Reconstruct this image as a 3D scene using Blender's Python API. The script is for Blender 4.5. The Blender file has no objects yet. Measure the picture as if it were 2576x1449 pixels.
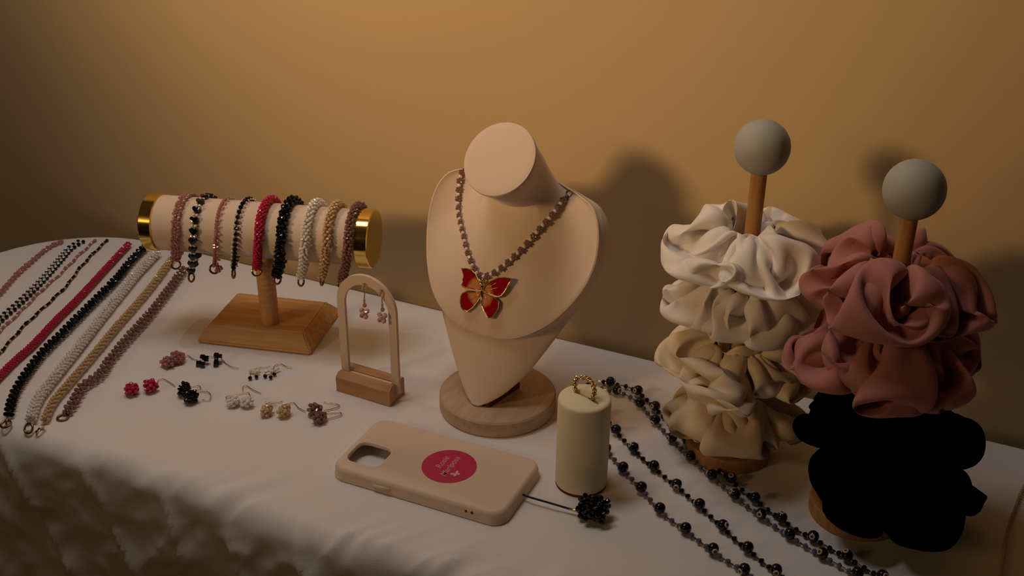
import bpy, bmesh, math, random
import numpy as np
from mathutils import Vector, Matrix, noise
from mathutils.bvhtree import BVHTree

random.seed(7)
SC = bpy.context.scene
COL = SC.collection
PI = math.pi
V = Vector

# ------------------------------------------------------------------ camera
# table top is z = 0, the wall stands at y = 0.91, the table runs along x
W, H, F = 2576.0, 1449.0, 2843.4
TH, RO, YAW, CH = math.radians(27.0158), math.radians(0.6133), math.radians(25.0), 0.5515
_fw = V((0, math.cos(TH), -math.sin(TH))); _rt = V((1, 0, 0)); _up = _rt.cross(_fw)
_r2 = _rt*math.cos(RO) + _up*math.sin(RO); _u2 = _up*math.cos(RO) - _rt*math.sin(RO)
_yaw = Matrix.Rotation(YAW, 3, 'Z')
FW, RT, UP = _yaw @ _fw, _yaw @ _r2, _yaw @ _u2
CAM = V((0, 0, CH))
cam_data = bpy.data.cameras.new('camera')
cam_data.sensor_width = 36.0
cam_data.lens = 36.0*F/W
cam_data.clip_start = 0.01
cam = bpy.data.objects.new('camera', cam_data)
COL.objects.link(cam)
m3 = Matrix((RT, UP, -FW)).transposed()
cam.matrix_world = Matrix.Translation(CAM) @ m3.to_4x4()
SC.camera = cam

# ------------------------------------------------------------------ world, lights, exposure
SC.view_settings.view_transform = 'Standard'
SC.view_settings.look = 'None'
SC.view_settings.gamma = 1.0
SC.view_settings.use_curve_mapping = False
SC.view_settings.exposure = 0.0
world = bpy.data.worlds.new('dim_room'); SC.world = world; world.use_nodes = True
bg = world.node_tree.nodes['Background']
bg.inputs[0].default_value = (1.0, 0.80, 0.55, 1); bg.inputs[1].default_value = 0.006

def aim(o, target):
    o.rotation_euler = (V(target) - o.location).to_track_quat('-Z', 'Y').to_euler()

def spot(name, loc, target, watts, colour, cone, blend, radius):
    d = bpy.data.lights.new(name, 'SPOT'); d.energy = watts; d.color = colour
    d.spot_size = math.radians(cone); d.spot_blend = blend; d.shadow_soft_size = radius
    o = bpy.data.objects.new(name, d); COL.objects.link(o); o.location = loc; aim(o, target)
    return o

def area(name, loc, target, watts, colour, sx, sy):
    d = bpy.data.lights.new(name, 'AREA'); d.shape = 'RECTANGLE'; d.size = sx; d.size_y = sy
    d.energy = watts; d.color = colour
    o = bpy.data.objects.new(name, d); COL.objects.link(o); o.location = loc; aim(o, target)
    return o

# warm spot lamp to the front left, washing the wall; soft ceiling lamp over the table
spot('wall_lamp', (-1.45, -0.95, 1.05), (-0.51, 0.905, 0.57), 130.0, (1.0, 0.63, 0.31), 34.5, 1.0, 0.18)
area('ceiling_lamp', (-0.57, 0.80, 1.10), (-0.48, 0.74, 0.0), 3.8, (1.0, 0.91, 0.84), 0.85, 0.16)
spot('small_ceiling_bulb', (-1.00, 0.70, 1.25), (-0.75, 0.77, 0.0), 2.0, (1.0, 0.92, 0.84), 60, 1.0, 0.012)
area('room_lamp', (-1.16, -1.25, 0.94), (-0.73, 0.745, 0.116), 1.5, (1.0, 0.60, 0.24), 0.80, 0.26)

# ------------------------------------------------------------------ helpers
def ray(px, py):
    return FW + RT*((px - W/2)/F) - UP*((py - H/2)/F)

def at(px, py, z=0.0):
    """the point of the level z that lies at this spot of the picture"""
    d = ray(px, py)
    return CAM + d*((z - CH)/d.z)

def on_plane(px, py, p0, n):
    d = ray(px, py)
    return CAM + d*((V(p0) - CAM).dot(n)/d.dot(n))

def cr(pts, n=8, closed=False):
    """Catmull-Rom through points"""
    P = [V(p) for p in pts]; out = []
    m = len(P)
    for i in range(m if closed else m - 1):
        if closed:
            a, b, c, d = P[i-1], P[i], P[(i+1) % m], P[(i+2) % m]
        else:
            a, b, c, d = P[max(i-1, 0)], P[i], P[i+1], P[min(i+2, m-1)]
        for k in range(n):
            t = k/n
            out.append(0.5*((2*b) + (c-a)*t + (2*a-5*b+4*c-d)*t*t + (3*b-a-3*c+d)*t*t*t))
    if not closed:
        out.append(P[-1])
    return out

def walk(poly, step, start=0.0):
    """points every step along the polyline -> [(point, tangent)]"""
    res = []; nxt = start; s = 0.0
    for a, b in zip(poly[:-1], poly[1:]):
        L = (b-a).length
        if L < 1e-9:
            continue
        while nxt <= s + L:
            t = (nxt - s)/L
            res.append((a.lerp(b, t), (b-a)/L)); nxt += step
        s += L
    return res

def length(poly):
    return sum((b-a).length for a, b in zip(poly[:-1], poly[1:]))

def link(name, data, parent=None, loc=None):
    o = bpy.data.objects.new(name, data); COL.objects.link(o)
    if parent is not None:
        o.parent = parent
    if loc is not None:
        o.location = loc
    return o

def mesh(name, verts, faces, mat=None, smooth=False):
    me = bpy.data.meshes.new(name)
    me.from_pydata([tuple(v) for v in verts], [], faces)
    if smooth:
        me.polygons.foreach_set('use_smooth', [True]*len(me.polygons))
    if mat:
        me.materials.append(mat)
    me.update()
    return me

def bm_mesh(name, bm, mat=None, smooth=False):
    bmesh.ops.recalc_face_normals(bm, faces=bm.faces[:])
    me = bpy.data.meshes.new(name); bm.to_mesh(me); bm.free()
    if smooth:
        me.polygons.foreach_set('use_smooth', [True]*len(me.polygons))
    if mat:
        me.materials.append(mat)
    return me

def tag(o, label, cat, group=None, kind=None):
    o['label'] = label
    o['category'] = cat
    if group:
        o['group'] = group
    if kind:
        o['kind'] = kind
    return o

def thing(name, loc, label, cat, group=None, rz=0.0):
    o = bpy.data.objects.new(name, None); COL.objects.link(o)
    o.empty_display_size = 0.01
    o.location = loc; o.rotation_euler = (0, 0, rz)
    return tag(o, label, cat, group)

def frame(t, upv=V((0, 0, 1))):
    """rotation whose local Z follows t"""
    t = V(t).normalized()
    x = upv.cross(t)
    if x.length < 1e-4:
        x = V((1, 0, 0)).cross(t)
    x.normalize()
    y = t.cross(x)
    return Matrix((x, y, t)).transposed()

def sharp(me, deg=35):
    """smooth shading with hard edges kept hard"""
    me.polygons.foreach_set('use_smooth', [True]*len(me.polygons))
    try:
        me.set_sharp_from_angle(angle=math.radians(deg))
    except Exception:
        pass
    return me

def lathe(name, prof, mat, seg=48, deg=35):
    """profile [(r, z)] turned about z"""
    v = []; f = []
    rings = []
    for r, z in prof:
        if r < 1e-7:
            rings.append([len(v)]); v.append((0, 0, z))
        else:
            rings.append(list(range(len(v), len(v)+seg)))
            v += [(r*math.cos(2*PI*k/seg), r*math.sin(2*PI*k/seg), z) for k in range(seg)]
    for a, b in zip(rings[:-1], rings[1:]):
        for k in range(seg):
            k2 = (k+1) % seg
            if len(a) == 1:
                f.append((a[0], b[k2], b[k])[::-1])
            elif len(b) == 1:
                f.append((a[k], a[k2], b[0]))
            else:
                f.append((a[k], a[k2], b[k2], b[k]))
    return sharp(mesh(name, v, f, mat), deg)

def tube(name, pts, r, mat, seg=7, closed=False):
    P = [V(p) for p in pts]; n = len(P); v = []; f = []
    prev = None
    for i, p in enumerate(P):
        if closed:
            t = P[(i+1) % n] - P[i-1]
        else:
            t = P[min(i+1, n-1)] - P[max(i-1, 0)]
        t.normalize()
        if prev is None:
            x = t.orthogonal().normalized()
        else:
            x = (prev - t*prev.dot(t)).normalized()
        prev = x; y = t.cross(x)
        for k in range(seg):
            a = 2*PI*k/seg
            v.append(p + (x*math.cos(a) + y*math.sin(a))*r)
    m = n if closed else n-1
    for i in range(m):
        for k in range(seg):
            a = i*seg+k; b = i*seg+(k+1) % seg; c = ((i+1) % n)*seg+(k+1) % seg; d = ((i+1) % n)*seg+k
            f.append((a, b, c, d))
    if not closed:
        f.append(tuple(range(seg))[::-1]); f.append(tuple(range((n-1)*seg, n*seg)))
    return mesh(name, v, f, mat, True)

def torus(name, R, r, mat, n=22, seg=8, squash=1.0):
    return tube(name, [(R*math.cos(2*PI*k/n), R*squash*math.sin(2*PI*k/n), 0) for k in range(n)], r, mat, seg, True)

def prism(name, outline, n, depth, mat, deg=40, bevel=0.0):
    """flat outline (3-D points) given thickness along -n"""
    bm = bmesh.new()
    vs = [bm.verts.new(p) for p in outline]
    f = bm.faces.new(vs)
    r = bmesh.ops.extrude_face_region(bm, geom=[f])
    for g in r['geom']:
        if isinstance(g, bmesh.types.BMVert):
            g.co -= V(n)*depth
    if bevel:
        bmesh.ops.bevel(bm, geom=[e for e in bm.edges], offset=bevel, segments=2, affect='EDGES', profile=0.6)
    me = bm_mesh(name, bm, mat)
    return sharp(me, deg)

def box(name, sx, sy, sz, mat, bevel=0.001, loc=(0, 0, 0), seg=2):
    bm = bmesh.new()
    bmesh.ops.create_cube(bm, size=1.0)
    for v in bm.verts:
        v.co = V((v.co.x*sx+loc[0], v.co.y*sy+loc[1], v.co.z*sz+loc[2]))
    if bevel:
        bmesh.ops.bevel(bm, geom=bm.edges[:], offset=bevel, segments=seg, affect='EDGES')
    return sharp(bm_mesh(name, bm, mat), 40)

# ------------------------------------------------------------------ materials
MATS = {}
def mat(name, col, rough=0.5, metal=0.0, trans=0.0, ior=1.45, spec=0.5, bump=0.0, bscale=400.0, var=0.0, vscale=20.0, sheen=0.0, coat=0.0):
    m = bpy.data.materials.new(name); m.use_nodes = True
    nt = m.node_tree; b = nt.nodes['Principled BSDF']
    c = (*col, 1.0)
    b.inputs['Base Color'].default_value = c
    b.inputs['Roughness'].default_value = rough
    b.inputs['Metallic'].default_value = metal
    b.inputs['Transmission Weight'].default_value = trans
    b.inputs['IOR'].default_value = ior
    b.inputs['Specular IOR Level'].default_value = spec
    b.inputs['Sheen Weight'].default_value = sheen
    b.inputs['Coat Weight'].default_value = coat
    m.diffuse_color = c
    tc = nt.nodes.new('ShaderNodeTexCoord')
    if bump:
        n = nt.nodes.new('ShaderNodeTexNoise'); n.inputs['Scale'].default_value = bscale; n.inputs['Detail'].default_value = 3
        nt.links.new(tc.outputs['Object'], n.inputs['Vector'])
        bp = nt.nodes.new('ShaderNodeBump'); bp.inputs['Strength'].default_value = bump; bp.inputs['Distance'].default_value = 0.002
        nt.links.new(n.outputs['Fac'], bp.inputs['Height']); nt.links.new(bp.outputs['Normal'], b.inputs['Normal'])
    if var:
        n = nt.nodes.new('ShaderNodeTexNoise'); n.inputs['Scale'].default_value = vscale; n.inputs['Detail'].default_value = 4
        nt.links.new(tc.outputs['Object'], n.inputs['Vector'])
        mx = nt.nodes.new('ShaderNodeMix'); mx.data_type = 'RGBA'
        mx.inputs['A'].default_value = (*[x*(1-var) for x in col], 1); mx.inputs['B'].default_value = (*[min(1, x*(1+var)) for x in col], 1)
        nt.links.new(n.outputs['Fac'], mx.inputs['Factor']); nt.links.new(mx.outputs['Result'], b.inputs['Base Color'])
    MATS[name] = m
    return m

def wood(name, light, dark, scale=(6, 60, 60), rough=0.55):
    m = bpy.data.materials.new(name); m.use_nodes = True
    nt = m.node_tree; b = nt.nodes['Principled BSDF']
    tc = nt.nodes.new('ShaderNodeTexCoord'); mp = nt.nodes.new('ShaderNodeMapping')
    mp.inputs['Scale'].default_value = scale
    nt.links.new(tc.outputs['Object'], mp.inputs['Vector'])
    n = nt.nodes.new('ShaderNodeTexNoise'); n.inputs['Scale'].default_value = 4.0; n.inputs['Detail'].default_value = 6; n.inputs['Distortion'].default_value = 0.4
    nt.links.new(mp.outputs['Vector'], n.inputs['Vector'])
    cr_ = nt.nodes.new('ShaderNodeValToRGB')
    cr_.color_ramp.elements[0].position = 0.32; cr_.color_ramp.elements[0].color = (*dark, 1)
    cr_.color_ramp.elements[1].position = 0.66; cr_.color_ramp.elements[1].color = (*light, 1)
    nt.links.new(n.outputs['Fac'], cr_.inputs['Fac']); nt.links.new(cr_.outputs['Color'], b.inputs['Base Color'])
    bp = nt.nodes.new('ShaderNodeBump'); bp.inputs['Strength'].default_value = 0.15; bp.inputs['Distance'].default_value = 0.001
    nt.links.new(n.outputs['Fac'], bp.inputs['Height']); nt.links.new(bp.outputs['Normal'], b.inputs['Normal'])
    b.inputs['Roughness'].default_value = rough
    m.diffuse_color = (*light, 1)
    return m

M_wall = mat('wall_paint', (0.58, 0.43, 0.235), 0.85, bump=0.06, bscale=160, var=0.03, vscale=3)
M_ceil = mat('ceiling_paint', (0.60, 0.50, 0.36), 0.9, bump=0.05, bscale=120)
M_floor = wood('floor_boards', (0.16, 0.07, 0.035), (0.09, 0.035, 0.018), (2, 20, 1), 0.5)
M_cloth = mat('white_cotton', (0.78, 0.74, 0.72), 0.9, bump=0.10, bscale=900, sheen=0.1)
M_velvet = mat('cream_velvet', (0.70, 0.55, 0.43), 0.95, bump=0.10, bscale=1200, sheen=0.25)
M_ivory = mat('ivory_leatherette', (0.82, 0.73, 0.51), 0.7, bump=0.08, bscale=1300)
M_wood = wood('honey_wood', (0.66, 0.36, 0.13), (0.52, 0.26, 0.085))
M_wood2 = wood('pale_ash_wood', (0.56, 0.40, 0.27), (0.46, 0.31, 0.20), (40, 5, 40))
M_wood3 = wood('brown_block_wood', (0.52, 0.29, 0.13), (0.40, 0.20, 0.085), (5, 50, 50))
M_woodp = wood('amber_wood', (0.50, 0.26, 0.08), (0.40, 0.19, 0.055), (50, 50, 5))
M_darkwood = mat('dark_felt', (0.10, 0.03, 0.015), 0.9, bump=0.1)
M_gold = mat('polished_gold', (0.83, 0.58, 0.16), 0.13, 1.0)
M_goldw = mat('gold_wire', (0.75, 0.55, 0.28), 0.22, 1.0)
M_brass = mat('brown_brass', (0.32, 0.17, 0.07), 0.3, 1.0)
M_black = mat('black_glass', (0.004, 0.004, 0.005), 0.06, spec=0.6)
M_navy = mat('dark_navy_glass', (0.006, 0.007, 0.016), 0.08, spec=0.6)
M_clear = mat('clear_crystal', (0.97, 0.93, 0.89), 0.06, trans=0.18, ior=1.52)
M_pink = mat('pink_crystal', (0.72, 0.34, 0.33), 0.05, trans=0.55, ior=1.5)
M_palep = mat('pale_pink_crystal', (0.82, 0.54, 0.48), 0.05, trans=0.4, ior=1.5)
M_hot = mat('hot_pink_glass', (0.62, 0.035, 0.10), 0.10, trans=0.15, ior=1.5)
M_champ = mat('champagne_crystal', (0.80, 0.58, 0.33), 0.06, trans=0.25, ior=1.5)
M_mauve = mat('mauve_crystal', (0.42, 0.23, 0.20), 0.06, trans=0.45, ior=1.5)
M_violet = mat('smoky_violet_crystal', (0.22, 0.18, 0.30), 0.06, trans=0.5, ior=1.5)
M_silver = mat('silver_tube', (0.85, 0.85, 0.85), 0.12, 1.0)
M_eye = mat('eye_white', (0.56, 0.48, 0.40), 0.35)
M_case = mat('cream_silicone', (0.74, 0.57, 0.44), 0.55, bump=0.03, bscale=1500)
M_stick = mat('magenta_sticker', (0.50, 0.008, 0.085), 0.45)
M_print = mat('sticker_print', (0.62, 0.28, 0.28), 0.5)
M_print2 = mat('sticker_butterfly_print', (0.68, 0.42, 0.34), 0.5)
M_dark = mat('dark_hole', (0.10, 0.035, 0.012), 0.8)
M_cord = mat('black_cord', (0.012, 0.008, 0.010), 0.7)
M_grey = mat('grey_wooden_ball', (0.39, 0.40, 0.37), 0.6, bump=0.08, bscale=900)
M_satin = mat('ivory_satin', (0.87, 0.81, 0.76), 0.55, bump=0.05, bscale=700, sheen=0.2)
M_cream = mat('cream_satin', (0.80, 0.67, 0.50), 0.55, bump=0.05, bscale=700, sheen=0.2)
M_beige = mat('beige_satin', (0.74, 0.58, 0.38), 0.55, bump=0.05, bscale=700, sheen=0.2)
M_rose = mat('dusty_rose_cotton', (0.44, 0.17, 0.15), 0.75, bump=0.08, bscale=700, sheen=0.2)
M_velv = mat('black_velvet', (0.0012, 0.0012, 0.0012), 1.0, spec=0.0)

# ------------------------------------------------------------------ room
WALL = 0.912
def slab(name, x0, x1, y0, y1, z0, z1, m):
    o = link(name, box(name, x1-x0, y1-y0, z1-z0, m, 0.0), None, ((x0+x1)/2, (y0+y1)/2, (z0+z1)/2))
    o['kind'] = 'structure'
    return o
slab('wall_back', -3.2, 2.2, WALL, WALL+0.12, -0.74, 1.75, M_wall)
slab('floor', -3.2, 2.2, -2.6, WALL+0.12, -0.84, -0.74, M_floor)
slab('ceiling', -3.2, 2.2, -2.6, WALL+0.12, 1.75, 1.85, M_ceil)

# ------------------------------------------------------------------ table and tablecloth
XL, XR, YF, YB = -1.02, 0.62, 0.560, 0.897
tbl = thing('table', ((XL+XR)/2, (YF+YB)/2, -0.74), 'narrow wooden table under the white cloth against the tan wall', 'table')
def top_outline(hx, hy, r):
    return [V((cx+r*math.cos(a0+PI/2*i/8), cy+r*math.sin(a0+PI/2*i/8), 0)) for cx, cy, a0 in ((hx-r, hy-r, 0), (-hx+r, hy-r, PI/2), (-hx+r, -hy+r, PI), (hx-r, -hy+r, 3*PI/2)) for i in range(9)]
link('tabletop', prism('tabletop', top_outline((XR-XL)/2-0.004, (YB-YF)/2-0.004, 0.136), V((0, 0, 1)), 0.03, M_wood, 40), tbl, (0, 0, 0.74-0.0025))
for sx in (-1, 1):
    for sy in (-1, 1):
        link('leg', box('leg', 0.045, 0.045, 0.705, M_wood, 0.004), tbl, (sx*((XR-XL)/2-0.10), sy*((YB-YF)/2-0.065), 0.3525))

def vnoise(x, y, seed):
    """smooth value noise on arrays"""
    rs = np.random.RandomState(seed); T = rs.rand(256, 256)
    xi = np.floor(x).astype(int); yi = np.floor(y).astype(int)
    fx = x-xi; fy = y-yi; fx = fx*fx*(3-2*fx); fy = fy*fy*(3-2*fy)
    g = lambda a, b: T[a % 256, b % 256]
    return (g(xi, yi)*(1-fx)+g(xi+1, yi)*fx)*(1-fy)+(g(xi, yi+1)*(1-fx)+g(xi+1, yi+1)*fx)*fy

def ridged(x, y, seed, o=3):
    s = 0; a = 1; tot = 0
    for k in range(o):
        s = s + a*(1-np.abs(2*vnoise(x*2**k, y*2**k, seed+k)-1)); tot += a; a *= 0.5
    return s/tot

def build_cloth():
    hang = 0.42; r = 0.014
    ax = np.concatenate([np.arange(XL-hang, XL-0.03, 0.008), np.arange(XL-0.03, XR, 0.0045)])
    by = np.concatenate([np.arange(YF-hang, YF-0.22, 0.010), np.arange(YF-0.22, YF+0.10, 0.0032), np.arange(YF+0.10, YB-0.012, 0.006), np.arange(YB-0.012, YB+0.05, 0.003)])
    A, B = np.meshgrid(ax, by, indexing='ij')
    # rounded corners of the table top: work with the distance to an inset rectangle
    rc = 0.14
    qx = np.maximum(XL+rc-A, 0); qf = np.maximum(YF+rc-B, 0); qb = np.maximum(B-(YB-rc), 0)
    inc = (qx > 0)
    qy = np.where(qf > 0, -qf, qb)
    d = np.hypot(qx, qy)
    corner = (qx > 0) & (np.abs(qy) > 0)
    o_corner = d-rc
    o_side = np.maximum(XL-A, np.maximum(YF-B, B-YB))
    o = np.where(corner, o_corner, o_side)
    over = np.maximum(o, 0)
    nx = np.where(corner, -qx/np.maximum(d, 1e-9), np.where((XL-A) >= np.maximum(YF-B, B-YB), -1.0, 0.0))
    ny = np.where(corner, qy/np.maximum(d, 1e-9), np.where((XL-A) >= np.maximum(YF-B, B-YB), 0.0, np.where((YF-B) > (B-YB), -1.0, 1.0)))
    arc = r*PI/2
    adv = np.where(over < arc, r*np.sin(np.minimum(over, arc)/r), r)
    drop = np.where(over < arc, r*(1-np.cos(np.minimum(over, arc)/r)), r+over-arc)
    back = ny > 0.5
    adv = np.where(back, np.minimum(adv, 0.006), adv)
    X = A-nx*0+nx*(adv-over); Y = B+ny*(adv-over); Z = -drop
    # creases: strong on the hanging part, fading quickly on the flat top
    t = np.clip(over/0.05, 0, 1); t = t*t*(3-2*t)
    t = np.where(back, t*0.1, t)
    edge = np.clip((A+0.72)/0.10, 0, 1)*np.exp(-np.maximum(-o, 0)/0.026)*np.where((YF-B) > -0.12, 1, 0)*(B < 0.72)
    c = ridged(A*8+B*5, B*9-A*4, 3, 2)-0.55
    c2 = ridged(A*17-B*9, B*12+A*8, 11, 2)-0.55
    c3 = vnoise(A*5, B*2.0, 21)-0.5
    w1 = A*11+B*6+1.1*vnoise(A*5, B*6, 71); cz = np.abs(2*(w1-np.floor(w1))-1)+1.2*np.clip(vnoise(A*6, B*7, 91)-0.45, 0, 1)
    w2 = A*13-B*12+1.2*vnoise(A*6, B*5, 81); cy = np.abs(2*(w2-np.floor(w2))-1)+1.4*np.clip(vnoise(A*7+9, B*6, 95)-0.40, 0, 1)
    fold = 0.005*c+0.008*c2+0.006*c3+0.008*np.exp(-cz/0.16)+0.007*np.exp(-cy/0.14)+0.005*(ridged(A*40+B*20, B*30-A*14, 51, 2)-0.55)
    diag = ridged((A-0.45*B)*30, B*6, 31, 2)-0.60          # short slanting creases along the front edge
    diag2 = ridged((A-0.7*B)*58, B*9+3, 61, 2)-0.60
    lift = (0.014*np.maximum(diag, 0)+0.008*np.maximum(diag2, 0))*edge*(1-t*0.5)
    out = t*(fold+0.004)+0.03*np.clip(over-0.01, 0, 0.3)*np.where(back, 0, 1)
    X = X+nx*out; Y = Y+ny*out
    Z = Z+lift-t*0.006*np.abs(c2)
    flat = (1-t)*(1-edge)
    Z = Z+flat*0.0010*(vnoise(A*9, B*9, 41)-0.5)*np.where(back, 0, 1)
    # the flat part stays level under the things standing on it
    Z = np.where((over <= 0) & (B > YF+0.045), np.minimum(Z, 0.0)-0.0003, Z)
    Y = np.minimum(Y, WALL-0.003)
    n, m = A.shape
    v = np.stack([X, Y, Z], -1).reshape(-1, 3)
    idx = np.arange(n*m).reshape(n, m)
    f = np.stack([idx[:-1, :-1], idx[1:, :-1], idx[1:, 1:], idx[:-1, 1:]], -1).reshape(-1, 4)
    me = mesh('tablecloth', v.tolist(), f.tolist(), M_cloth, True)
    o_ = link('tablecloth', me)
    tag(o_, 'white cotton tablecloth spread over the table, creased where it hangs', 'tablecloth')
    return o_
build_cloth()

# ------------------------------------------------------------------ bead templates
def bead_template(seg=8, rings=4, elong=0.85):
    """faceted bead of radius 1, hole along z"""
    v = [(0, 0, -elong)]; f = []
    for i in range(1, rings):
        th = PI*i/rings
        for k in range(seg):
            a = 2*PI*(k+0.5*(i % 2))/seg
            v.append((math.sin(th)*math.cos(a), math.sin(th)*math.sin(a), -math.cos(th)*elong))
    v.append((0, 0, elong)); L = len(v)-1
    for k in range(seg):
        k2 = (k+1) % seg
        f.append((0, 1+k2, 1+k))
        f.append((L, 1+(rings-2)*seg+k, 1+(rings-2)*seg+k2))
    for i in range(rings-2):
        for k in range(seg):
            k2 = (k+1) % seg
            a, b = 1+i*seg+k, 1+i*seg+k2; c, d = 1+(i+1)*seg+k2, 1+(i+1)*seg+k
            f.append((a, b, c, d))
    return np.array(v), f
BV, BF = bead_template()
SV, SF = bead_template(6, 4, 0.9)

def joined(name, items, m, tv=SV, tf=SF, smooth=False):
    """items [(pos, rotation 3x3, radius)] -> one mesh"""
    vs = []; fs = []; n = len(tv)
    for i, (p, R, r) in enumerate(items):
        vs.append(tv@np.array(R).T*r+np.array(p))
        fs += [tuple(x+i*n for x in f) for f in tf]
    return mesh(name, np.concatenate(vs).tolist() if vs else [], fs, m, smooth)

def stuff(name, items, m, parent, org, tv=SV, tf=SF, smooth=False):
    it = [(V(p)-org, R, r) for p, R, r in items]
    o = link(name, joined(name, it, m, tv, tf, smooth), parent)
    o['kind'] = 'stuff'
    return o

_unit = {}
def unit_bead(m):
    if m.name not in _unit:
        _unit[m.name] = mesh('bead', BV.tolist(), BF, m)
    return _unit[m.name]

def beads(name, items, m, parent, org, data=None):
    """each bead an object of its own that shares one mesh"""
    me = data or unit_bead(m)
    out = []
    for p, R, r in items:
        o = bpy.data.objects.new(name, me); COL.objects.link(o); o.parent = parent
        Mx = Matrix.Translation(V(p)-org) @ Matrix(R).to_4x4() @ Matrix.Diagonal((r, r, r, 1))
        o.matrix_local = Mx
        out.append(o)
    return out

def rnd_rot():
    return Matrix.Rotation(random.uniform(0, 6.28), 3, V((random.gauss(0, 1), random.gauss(0, 1), random.gauss(0, 1))).normalized())

def flower_mesh(name, m, mc=None):
    """a daisy of six beads round a centre one, radius about 1, lying in xy"""
    it = [((0.62*math.cos(k*PI/3), 0.62*math.sin(k*PI/3), 0), Matrix.Rotation(k, 3, 'X'), 0.36) for k in range(6)]
    it.append(((0, 0, 0.12), Matrix.Identity(3), 0.32))
    return joined(name, it, m)

HEART = [(0, -0.95), (0.45, -0.45), (0.85, 0.0), (0.98, 0.38), (0.80, 0.72), (0.46, 0.80), (0.14, 0.62), (0, 0.36)]
HEART = HEART + [(-x, y) for x, y in HEART[-2:0:-1]]
def heart_mesh(m):
    return prism('heart_bead', [V((x, y, 0.45)) for x, y in HEART], V((0, 0, 1)), 0.9, m, 30, 0.09)

def rope(poly, r, step, strands=3, twist=0.9, jit=0.10, nrm=None):
    """bead positions of a woven bead rope along poly"""
    out = []
    for i, (p, t) in enumerate(walk(poly, step, step/2)):
        fr = frame(t)
        for k in range(strands):
            a = 2*PI*k/strands+i*twist
            q = p+fr @ V((math.cos(a)*r, math.sin(a)*r, 0))
            q += V((random.uniform(-1, 1), random.uniform(-1, 1), random.uniform(-1, 1)))*r*jit
            out.append((q, frame(t) @ Matrix.Rotation(random.uniform(0, 6), 3, 'Z')))
    return out

# ------------------------------------------------------------------ nine beaded chokers laid across the left end of the table
ST = {
 1: [(158, 606), (122, 622), (85, 652), (40, 692), (0, 738), (-60, 800), (-150, 890)],
 2: [(206, 606), (176, 625), (148, 657), (105, 706), (55, 756), (0, 805), (-50, 856), (-140, 940)],
 3: [(240, 604), (200, 640), (150, 690), (100, 735), (50, 785), (0, 832), (-50, 880), (-130, 960)],
 4: [(270, 604), (235, 637), (196, 680), (170, 716), (130, 755), (92, 790), (58, 822), (22, 862), (0, 887), (-50, 940), (-110, 1010)],
 5: [(324, 613), (280, 660), (238, 706), (190, 757), (140, 806), (85, 865), (40, 905), (0, 945), (-40, 990), (-80, 1040)],
 6: [(366, 620), (330, 656), (290, 705), (245, 750), (205, 790), (150, 845), (105, 890), (62, 947), (37, 990), (22, 1040)],
 7: [(396, 634), (350, 682), (302, 740), (260, 792), (215, 850), (150, 932), (98, 1000), (76, 1058)],
 8: [(432, 650), (395, 702), (350, 757), (303, 810), (268, 852), (220, 910), (172, 965), (134, 1012), (112, 1058)],
 9: [(464, 674), (422, 732), (376, 790), (322, 850), (280, 900), (250, 943), (208, 972), (186, 1010), (168, 1034)],
}
RING = {6: (15, 1067), 7: (72, 1078), 8: (101, 1080), 9: (158, 1050)}
GS = 'beaded chokers laid across the table'
def strand_path(i, z):
    pts = [at(x, y, z) for x, y in ST[i]]
    p = cr(pts, 8)
    # the far end dips over the back edge of the table
    for k, q in enumerate(p):
        lim = YB-0.012
        if q.y > lim:
            q.z -= min(0.02, (q.y-lim)*0.8); q.y = lim+(q.y-lim)*0.5
    return p

def clasp_ring(parent, org, pos, rot, R=0.0042, m=None, name='clasp_ring'):
    o = link(name, torus(name, R, R*0.24, m or M_brass), parent)
    o.matrix_local = Matrix.Translation(V(pos)-org) @ rot.to_4x4()
    return o

def root_at(name, p, label, cat, group):
    org = V(p)
    return thing(name, org, label, cat, group), org

# 1 pink daisy chain
p = strand_path(1, 0.0026)
t, org = root_at('beaded_choker', p[-1]*1.0, 'pale pink daisy chain choker, outermost on the left end of the table', 'necklace', GS)
FM = flower_mesh('flower', M_pink)
its = [(q, frame(V((random.uniform(-.25, .25), random.uniform(-.25, .25), 1))) @ Matrix.Rotation(i*0.5, 3, 'Z'), 0.0042) for i, (q, tg) in enumerate(walk(p, 0.0078, 0.004))]
beads('flower', its, M_pink, t, org, FM)
stuff('spacer_beads', [(q, frame(tg), 0.0014) for q, tg in walk(p, 0.0078, 0.0)], M_palep, t, org)

# 2 black and clear chequered
p = strand_path(2, 0.0022)
t, org = root_at('beaded_choker', p[-1], 'choker of paired black beads alternating with clear crystals, beside the pale pink daisy choker', 'necklace', GS)
bl, cl = [], []
for i, (q, tg) in enumerate(walk(p, 0.0040, 0.002)):
    s = tg.cross(V((0, 0, 1))).normalized()
    off = 0.0034
    for k in (-1, 1):
        pos = q+s*off*k*0.9+tg*0.0008*k
        if i % 2 == 0:
            bl.append((pos, frame(tg), 0.0023))
        else:
            cl.append((pos*1.0-s*k*0.0012, frame(tg), 0.0017))
beads('black_bead', bl, M_black, t, org)
stuff('crystal_beads', cl, M_clear, t, org)

# 3 thin pale pink, 4 thin black
for i, m_, lab in ((3, M_pink, 'thin pale pink bead choker with clear crystals, between the two black ones'), (4, M_black, 'thin single row black bead choker, left of the hot pink one')):
    p = strand_path(i, 0.0017)
    t, org = root_at('beaded_choker', p[-1], lab, 'necklace', GS)
    a = []; b = []
    for k, (q, tg) in enumerate(walk(p, 0.0026, 0.001)):
        s = tg.cross(V((0, 0, 1))).normalized()
        j = math.sin(k*0.5)*0.0007
        (b if k % 4 == 3 else a).append((q+s*j, frame(tg), 0.0016 if k % 7 else 0.0021))
    stuff('bead_row', a, m_, t, org)
    stuff('crystal_beads', b, M_clear if i == 3 else M_champ, t, org)

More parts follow.
